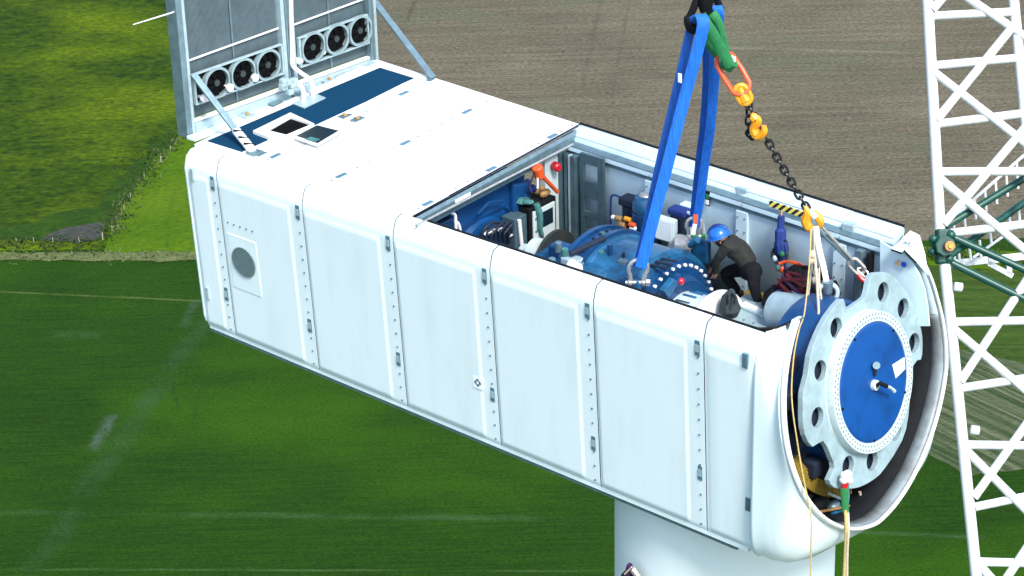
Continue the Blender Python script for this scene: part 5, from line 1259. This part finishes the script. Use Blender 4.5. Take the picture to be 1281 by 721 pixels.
# weed tufts along the ditch and verge: uncountable
random.seed(5)
def tufts(name, label, spots, mt, h, n):
    m = MB()
    for (a, b) in spots:
        for k in range(n):
            x = a+random.gauss(0, .5); y = b+random.gauss(0, .5); hh = h*random.uniform(.5, 1.3); an = random.uniform(0, PI); wd_ = random.uniform(.06, .2)
            tx, ty = random.gauss(0, .2), random.gauss(0, .2)
            for q_ in (0, 1.2, 2.3):
                c, s = math.cos(an+q_)*wd_, math.sin(an+q_)*wd_
                m.add([(x-c, y-s, -.05), (x+c, y+s, -.05), (x+tx+c*.3, y+ty+s*.3, hh), (x+tx-c*.4, y+ty-s*.4, hh*.8)], [(0, 1, 2, 3)])
    me = bpy.data.meshes.new(name); me.from_pydata(m.v, [], m.f); me.materials.append(mt); o = bpy.data.objects.new(name, me); COL.objects.link(o)
    o.matrix_world = Matrix.Translation((0, 0, GZ+.1)) @ GR; o['kind'] = 'stuff'; o['label'] = label; o['category'] = 'grass'; return o
def along(pts, n, j):
    out = []
    for i in range(len(pts)-1):
        for k in range(n):
            t = random.random(); a, b = Vector(pts[i]), Vector(pts[i+1]); p = a.lerp(b, t); out.append((p.x+random.gauss(0, j), p.y+random.gauss(0, j)))
    return out
mw1 = mat('weed_dark', (.020, .055, .006), .9, var=.5, scale=1); mw2 = mat('weed_pale', (.045, .085, .02), .9, var=.5, scale=1, col2=(.12, .14, .055)); mw3 = mat('weed_bright', (.05, .10, .005), .9, var=.5, scale=.8, col2=(.075, .13, .006))
tufts('rank_grass', 'dark rank grass along the ditch between the meadow and the bright grass', along([XY(-60, 303), XY(0, 304), XY(60, 305), XY(128, 302), XY(150, 262), XY(185, 205), XY(233, 160)], 60, 1.6), mw1, .22, 3)
tufts('dry_grass', 'pale dry grass on the verge of the crop field', along([XY(-60, 321), XY(60, 321), XY(150, 321), XY(260, 321)], 70, .9), mw2, .25, 3)
tufts('fence_grass', 'pale tufts under the wire fence', along([XY(140, 290), XY(160, 247), XY(205, 192), XY(236, 160)], 25, .7), mw2, .28, 3)
tufts('bright_weeds', 'yellow green weeds at the field edge behind the crane boom', along([XY(1150, 318), XY(1250, 324), XY(1330, 330)], 90, 1.0), mw3, .6, 5)

# fence posts
posts = [((128, 300), 1.0, 'thick pale fence post at the corner of the ditch'), ((99, 303), .7, None), ((66, 303), .7, None), ((42, 303), .7, None), ((20, 303), .6, None), ((140, 289), .8, None), ((155, 262), .7, None), ((163, 247), .7, None), ((180, 222), .7, None), ((201, 203), .9, 'pale leaning fence post near the top of the diagonal fence'), ((213, 188), .7, None)]
mp_ = mat('weathered_post', (.36, .34, .26), .9, var=.4)
desc = {(99, 303): 'thin fence post just left of the thick corner post', (66, 303): 'thin fence post in front of the bare dirt patch', (42, 303): 'thin fence post at the left end of the bare dirt patch', (20, 303): 'leftmost thin fence post by the picture edge', (140, 289): 'fence post first up the slope from the corner', (155, 262): 'fence post second up the diagonal fence from the corner', (163, 247): 'fence post third up the diagonal fence from the corner', (180, 222): 'fence post halfway up the diagonal fence', (213, 188): 'highest fence post beside the nacelle rear'}
for (pt, h, lb) in posts:
    p = on(*pt, z=GZ); r = .10 if h >= .9 else .06; H = h*1.25
    o = MB().tube([(0, 0, 0), (0, 0, H*.9), (.01, 0, H)], [r, r*.9, r*.5], 8).build('fence_post', mp_, origin=None); o.location = p
    o.rotation_euler = (random.uniform(-.08, .08), random.uniform(-.08, .08), 0)
    tag(o, lb or desc[pt], 'fence post', 'fence posts along the ditch')
